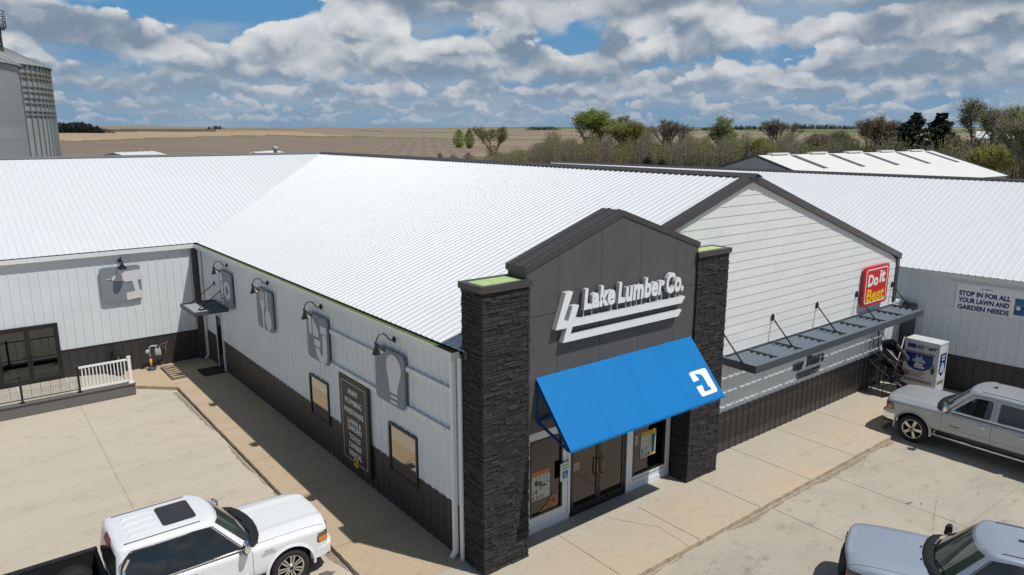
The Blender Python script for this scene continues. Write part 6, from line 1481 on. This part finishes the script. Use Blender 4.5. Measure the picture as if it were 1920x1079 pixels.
b = MB(); b.box((-5.06, -0.9, 0), (-5.01, 0.3, 1.4)); b.box((1.2, -2.06, 0), (2.4, -2.01, 2.2)); b.build('door', mat('pale_wood', (0.33, 0.34, 0.34), 0.8), old, local=True)

# ------------------------------------------------------------------ trees
bark = mat('bark', (0.23, 0.20, 0.17), 0.9, noise=0.25, nscale=1.5)
bark_pale = mat('bark_pale', (0.27, 0.24, 0.21), 0.9, noise=0.2, nscale=1.5)
def leafmat(name, c, var=0.35):
    m = mat(name, c, 0.7, spec=0.2, island=var)
    nt = m.node_tree; b = nt.nodes['Principled BSDF']; out = nt.nodes['Material Output']
    tr = nt.nodes.new('ShaderNodeBsdfTranslucent'); mx = nt.nodes.new('ShaderNodeMixShader'); mx.inputs[0].default_value = 0.5
    src = b.inputs['Base Color'].links[0].from_socket if b.inputs['Base Color'].links else None
    if src: nt.links.new(src, tr.inputs[0])
    else: tr.inputs[0].default_value = tuple(c)+(1,)
    nt.links.new(b.outputs[0], mx.inputs[1]); nt.links.new(tr.outputs[0], mx.inputs[2]); nt.links.new(mx.outputs[0], out.inputs[0])
    return m
lf_spring = leafmat('leaf_spring', (0.31, 0.37, 0.085)); lf_yellow = leafmat('leaf_bud_yellow', (0.32, 0.335, 0.09)); lf_fresh = leafmat('leaf_fresh', (0.30, 0.38, 0.13))
lf_bud = leafmat('bud_russet', (0.27, 0.205, 0.13)); lf_dark = leafmat('needle_dark', (0.030, 0.050, 0.034), 0.5); lf_cedar = leafmat('cedar_green', (0.035, 0.062, 0.026), 0.5); lf_twig = leafmat('twig_grey', (0.28, 0.24, 0.215), 0.3)
lf_olive = leafmat('leaf_olive', (0.245, 0.275, 0.10)); lf_wood = leafmat('far_wood_green', (0.035, 0.05, 0.042), 0.4)
def card(b, p, s, rnd, m=0, flat=0.0):
    u = Vector((rnd.uniform(-1, 1), rnd.uniform(-1, 1), rnd.uniform(-1, 1)*(1-flat))).normalized(); w = u.cross(Vector((rnd.uniform(-1, 1), rnd.uniform(-1, 1), rnd.uniform(-1, 1)))).normalized()
    l = s*rnd.uniform(0.6, 1.3); k = s*rnd.uniform(0.35, 0.7); p = Vector(p)
    b.face([p-u*l-w*k*.3, p-u*l*.2-w*k, p+u*l, p+w*k*.9], m)
def stick(b, p, q, r0, r1, m=0):
    p, q = Vector(p), Vector(q); d = (q-p).normalized(); a = d.cross(Vector((0.3, 0.5, 0.81))).normalized(); c = d.cross(a); i = []
    for o, r in ((p, r0), (q, r1)): i.append([b.vert(o+(a*math.cos(t)+c*math.sin(t))*r) for t in (0, 2.094, 4.189)])
    for k in range(3): b.fi((i[0][k], i[0][(k+1) % 3], i[1][(k+1) % 3], i[1][k]), m, True)
def broadleaf(name, deg, dist, h, spread, label, leafm, nleaf, ls, seed, barkm=None, group=None, twiggy=1.0, lowcrown=0.17, multi=2, cat='tree', vase=0.9):
    x, y = bearing(deg, dist); z = terrain_z(x, y)-0.15
    rnd = random.Random(seed); t = thing(name, (x, y, z), label, cat, group, 0, world=False)
    tr, cr = MB(), MB(); tips = []
    def grow(p, d, L, r, lev):
        n = 2 if lev < 4 else 1; q = p; dd = d.copy()
        for k in range(n):
            dd = (dd+Vector((rnd.uniform(-.22, .22), rnd.uniform(-.22, .22), rnd.uniform(-.04, .12)))).normalized(); e = q+dd*L/n
            stick(tr if lev < 2 else cr, q, e, r*(1-.3*k/n), r*(1-.3*(k+1)/n), 0 if lev < 2 else 1); q = e
            if lev >= 2: tips.append((q.copy(), lev))
        if lev >= 5: return
        nb = rnd.choice((2, 3, 3)) if lev < 3 else rnd.choice((2, 3, 4))
        for _ in range(nb):
            az = rnd.uniform(0, 6.283); sp = rnd.uniform(.35, .9)*vase
            side = Vector((math.cos(az), math.sin(az), 0)); nd_ = (dd*1.0+side*sp+Vector((0,0,.12))).normalized(); grow(q, nd_, L*rnd.uniform(.62, .82), r*.62, lev+1)
    for k in range(multi):
        az = rnd.uniform(0, 6.283); lean = Vector((math.cos(az), math.sin(az), 0))*(0.25 if multi > 1 else .05)
        grow(Vector((lean.x*.5, lean.y*.5, 0)), (Vector((0,0,1))+lean).normalized(), h*lowcrown, h*0.022/(multi**.4), 0)
    hs = sorted(p.z for p, _ in tips); rs_ = sorted(math.hypot(p.x, p.y) for p, _ in tips); zs = max(hs[int(len(hs)*.97)], .1); sx = max(rs_[int(len(rs_)*.82)], .1)
    kz, kx = h/zs, spread/sx
    kx = min(max(kx, .5), 3.0)
    for m_ in (tr, cr): m_.v = [(v[0]*kx if v[2] > 0 else v[0], v[1]*kx, v[2]*kz) for v in m_.v]
    ls *= 0.78
    for k in range(int(nleaf*3.6)):
        p, lev = rnd.choice(tips); j = ls*2.6
        if rnd.random() < .45: p = p.lerp(rnd.choice(tips)[0], rnd.uniform(0, .5))
        card(cr, (p.x*kx+rnd.gauss(0, j), p.y*kx+rnd.gauss(0, j), p.z*kz+rnd.gauss(0, j*.8)), ls, rnd, 0)
    for k in range(int(nleaf*.9)):        # low growth round the stems
        f = rnd.uniform(.06, .55); w_ = spread*(.18+.45*f); az = rnd.uniform(0, 6.283); q_ = w_*math.sqrt(rnd.random())
        card(cr, (q_*math.cos(az), q_*math.sin(az), h*f), ls, rnd, 0)
    for k in range(int(1500*twiggy)):      # fine twigs
        p, lev = rnd.choice(tips); a = Vector((p.x*kx, p.y*kx, p.z*kz)); d = Vector((rnd.gauss(0, .5)+a.x*.06, rnd.gauss(0, .5)+a.y*.06, rnd.uniform(.1, 1))).normalized()*h*rnd.uniform(.05, .12); stick(cr, a, a+d, .032, .014, 1)
    bk_ = barkm or bark
    tr.build('trunk', bk_, t, local=True); cr.build('crown', [leafm, bk_], t, local=True)
    return t
def conifer(deg, dist, h, spread, label, seed, layered):
    x, y = bearing(deg, dist); z = terrain_z(x, y)-0.15; rnd = random.Random(seed)
    t = thing('pine_tree', (x, y, z), label, 'tree', None, 0, world=False); tr, cr = MB(), MB()
    tr.tube([(0,0,0), (0.1, 0, h*.5), (0, .1, h*.97)], [h*.022, h*.014, .03], 7); tr.build('trunk', bark, t, local=True)
    zz = h*.12
    while zz < h*.99:
        f = (zz/h); rad = spread*(1-f**1.6)**.8*rnd.uniform(.65, 1.1)+.4; nbr = rnd.randint(4, 6)
        for k in range(nbr):
            az = rnd.uniform(0, 6.283); L = rad*rnd.uniform(.6, 1.15); e = Vector((math.cos(az)*L, math.sin(az)*L, zz+L*(.12+.25*f)))
            stick(cr, (0, 0, zz), e, .07, .02, 1)
            for q in range(int(44*L/2)+14):
                u = rnd.uniform(.25, 1.05)**.8; c = Vector((0,0,zz)).lerp(e, u)+Vector((rnd.gauss(0, .28*L*.4), rnd.gauss(0, .28*L*.4), rnd.gauss(0.08, .16))); card(cr, c, rnd.uniform(.28, .5), rnd, 0, .6)
        zz += h*.045*layered*rnd.uniform(.8, 1.25)
    cr.build('crown', [lf_dark, bark], t, local=True)
def shrub(name, deg, dist, h, wd, label, leafm, n, ls, seed, cat='shrub', group=None):
    x, y = bearing(deg, dist); z = terrain_z(x, y)-.1; rnd = random.Random(seed); t = thing(name, (x, y, z), label, cat, group, 0, world=False); st_m, cr = MB(), MB()
    for k in range(14):
        az = rnd.uniform(0, 6.283); L = h*rnd.uniform(.5, 1); o = Vector((math.cos(az), math.sin(az), 0))*wd*rnd.uniform(0, .8)
        stick(st_m, o*.3, o+Vector((0,0,L)), .06, .015)
    for k in range(n):
        az = rnd.uniform(0, 6.283); f = rnd.uniform(0, 1); w = wd*math.sin(min(3.1, .35+2.6*f))*math.sqrt(rnd.random()); card(cr, (math.cos(az)*w+rnd.gauss(0, .1), math.sin(az)*w, h*f*rnd.uniform(.85, 1.02)+.1), ls, rnd)
    st_m.build('stem', bark, t, local=True); cr.build('foliage', leafm, t, local=True); return t
# --- trees one can tell apart, from left to right
shrub('budding_tree', -4.1, 420, 10.0, 4.0, 'small pale green tree alone at the left end of the tree line', lf_spring, 1500, .4, 21, 'tree')
shrub('dark_tree', -3.3, 400, 10.8, 3.0, 'small darker tree just right of the lone pale green one', lf_olive, 1500, .38, 22, 'tree')
broadleaf('bare_tree', -1.6, 232, 10.8, 5.2, 'wide brown half-bare tree with two trunks before the thicket', lf_olive, 900, .28, 23, multi=2, twiggy=1.8, lowcrown=.15)
broadleaf('green_willow', 6.25, 232, 15.4, 7.2, 'largest round crown of fresh olive green leaves above the thicket', lf_spring, 3600, .36, 24, lowcrown=.15, multi=3, vase=1.0)
broadleaf('leafy_tree', 8.9, 215, 12.0, 5.4, 'yellow-green bushy tree right of the largest round crown', lf_yellow, 2600, .33, 25, lowcrown=.16, multi=3)
broadleaf('bare_tree', 8.35, 246, 14.2, 3.0, 'thin leafless tree behind the yellow-green bushy one', lf_twig, 120, .2, 26, bark_pale, twiggy=1.4)
broadleaf('bare_tree', 12.1, 214, 12.4, 4.8, 'grey leafless tree with spreading limbs in the middle of the thicket', lf_twig, 260, .22, 27, bark, twiggy=2.2, lowcrown=.15)
broadleaf('budding_tree', 16.2, 232, 13.4, 4.6, 'open light green tree standing above the thicket, left of the shed roof', lf_fresh, 1000, .34, 28)
broadleaf('bare_tree', 20.0, 226, 12.4, 4.8, 'purplish leafless tree above the white shed gable', lf_twig, 420, .24, 29, twiggy=2.2)
broadleaf('leafy_tree', 18.6, 205, 7.6, 3.6, 'low yellow-green tree left of the shed gable', lf_yellow, 1300, .3, 30, lowcrown=.16, multi=2)
broadleaf('bare_tree', 22.6, 212, 8.8, 3.6, 'russet budding tree right behind the shed ridge', lf_bud, 900, .3, 31)
broadleaf('leafy_tree', 24.0, 218, 9.6, 3.2, 'grey-green half-leafed tree over the middle of the shed roof', lf_olive, 900, .3, 32)
broadleaf('bare_tree', 26.6, 200, 12.4, 5.4, 'broad brown tree with a dense twig crown left of the pines', lf_bud, 1900, .28, 33, twiggy=2.4, lowcrown=.16, multi=3)
conifer(28.55, 176, 13.8, 5.8, 'dark layered pine with broad flat boughs', 34, 1.0)
conifer(30.1, 184, 14.0, 4.3, 'narrower dark pine just right of the broad one', 35, .9)
broadleaf('bare_tree', 30.9, 186, 9.4, 3.2, 'russet leafless tree between the pines and the tall tree', lf_bud, 1100, .28, 36)
broadleaf('tall_tree', 32.2, 182, 15.2, 5.6, 'tall vase-shaped tree with sparse pale buds right of the pines', lf_olive, 1500, .26, 37, bark_pale, twiggy=2.2, lowcrown=.17)
broadleaf('tall_tree', 34.6, 170, 14.0, 4.6, 'tall tree with bright green tips at the right edge', lf_fresh, 1500, .28, 38, bark, twiggy=1.6)
broadleaf('bare_tree', 35.3, 150, 11.8, 4.6, 'leaning dark-limbed tree in front at the right edge', lf_olive, 1100, .26, 39, twiggy=2.0, multi=2, lowcrown=.15)
broadleaf('leafy_tree', 33.2, 158, 7.0, 3.8, 'low green tree behind the weathered shed', lf_yellow, 1500, .28, 40, lowcrown=.15, multi=2)
shrub('red_cedar', -5.6, 240, 3.2, 1.0, 'small russet cedar alone on the field edge', lf_bud, 350, .22, 41)
shrub('cedar_shrub', 12.0-1.5, 196, 3.4, 1.5, 'dark round cedar at the foot of the thicket, left of a pair', lf_cedar, 700, .25, 42)
shrub('cedar_shrub', 11.55, 196, 2.8, 1.2, 'smaller dark cedar right of the round one', lf_cedar, 600, .25, 43)
shrub('cedar_shrub', 4.3, 205, 3.6, 2.2, 'dark green bush low in the thicket under the largest crown', lf_cedar, 800, .28, 44)
shrub('brown_bush', -4.6, 236, 2.6, 2.0, 'low twiggy brown bush on the grassy field edge', lf_twig, 420, .22, 45); shrub('brown_bush', -3.4, 238, 3.2, 2.2, 'taller twiggy bush left of the half-bare tree', lf_bud, 480, .22, 46)
# thicket along the ditch, one mass of stems and buds
tk = MB(); rnd = random.Random(50)
for k in range(8200):
    deg = rnd.uniform(0.0, 36.5) if rnd.random() < .96 else rnd.uniform(-2, 0)
    clump = .5+.5*math.sin(deg*3.1+1)*math.sin(deg*1.27+.6)
    dist = rnd.uniform(196, 236) if deg < 27 else rnd.uniform(165, 215); x, y = bearing(deg, dist); z = terrain_z(x, y)-.2
    h = (4.6+6.2*(.25+.75*clump)*rnd.uniform(.35, 1.0))*(1.0 if deg > 2.5 else .45+.2*max(0, deg))
    lean = Vector((rnd.gauss(0, .10), rnd.gauss(0, .10), 1)); top = Vector((x, y, z))+lean*h
    stick(tk, (x, y, z), top, .06, .025, 3 if rnd.random() < .5 else 4)
    hue = math.sin(deg*2.3+.4)+.7*math.sin(deg*5.9)+rnd.gauss(0, .35)
    mi = 0 if hue > .3 else 1 if hue > -.6 else 2
    for q in range(11 if mi < 2 else 8):
        f = rnd.uniform(.35, 1.02); p = Vector((x, y, z)).lerp(top, f); card(tk, p+Vector((rnd.gauss(0, .5), rnd.gauss(0, .5), rnd.gauss(0, .35))), .21, rnd, mi)
    if rnd.random() < .3:
        p = Vector((x, y, z)).lerp(top, .55); stick(tk, p, p+Vector((rnd.gauss(0, .9), rnd.gauss(0, .9), rnd.uniform(.6, 1.8))), .03, .012, 4)
tko = tag(tk.build('thicket', [lf_yellow, lf_olive, lf_twig, bark, bark_pale]), 'tangle of budding brush and saplings along the field ditch', 'thicket', kind='stuff')
# far woods on the horizon
def far_wood(d0, d1, dist, h, n, label, seed):
    b = MB(); rnd = random.Random(seed)
    for k in range(int(n*1.6)):
        deg = rnd.uniform(d0, d1); e = min(1, (deg-d0)/(d1-d0)*5+.25, (d1-deg)/(d1-d0)*3+.15); hh = h*e*rnd.uniform(.55, 1.0)
        x, y = bearing(deg, dist*rnd.uniform(.985, 1.015)); z = terrain_z(x, y)
        for q in range(26):
            f = rnd.random()**1.3; w_ = hh*.30*(1-.6*f); card(b, (x+rnd.gauss(0, w_), y+rnd.gauss(0, w_), z+hh*.92*f), hh*.15, rnd)
    tag(b.build('far_wood', lf_wood), label, 'far wood', kind='stuff')
far_wood(-34.2, -28.2, 1150, 15, 150, 'dark wood on the horizon right of the grain bins', 61)
far_wood(-22.4, -21.2, 2300, 11, 26, 'tiny dark grove on the horizon left of the vent stack', 62)
far_wood(1.0, 3.9, 2100, 11, 60, 'low dark wood on the horizon left of the largest crown', 63)
far_wood(13.2, 27.5, 1900, 12, 230, 'long low line of dark woods on the right horizon', 64)
far_wood(-1.9, -0.6, 1500, 8, 20, 'faint dark clump on the horizon behind the half-bare tree', 65); far_wood(9.8, 11.9, 1800, 11, 18, 'two dark round clumps on the horizon right of the white silos', 66)
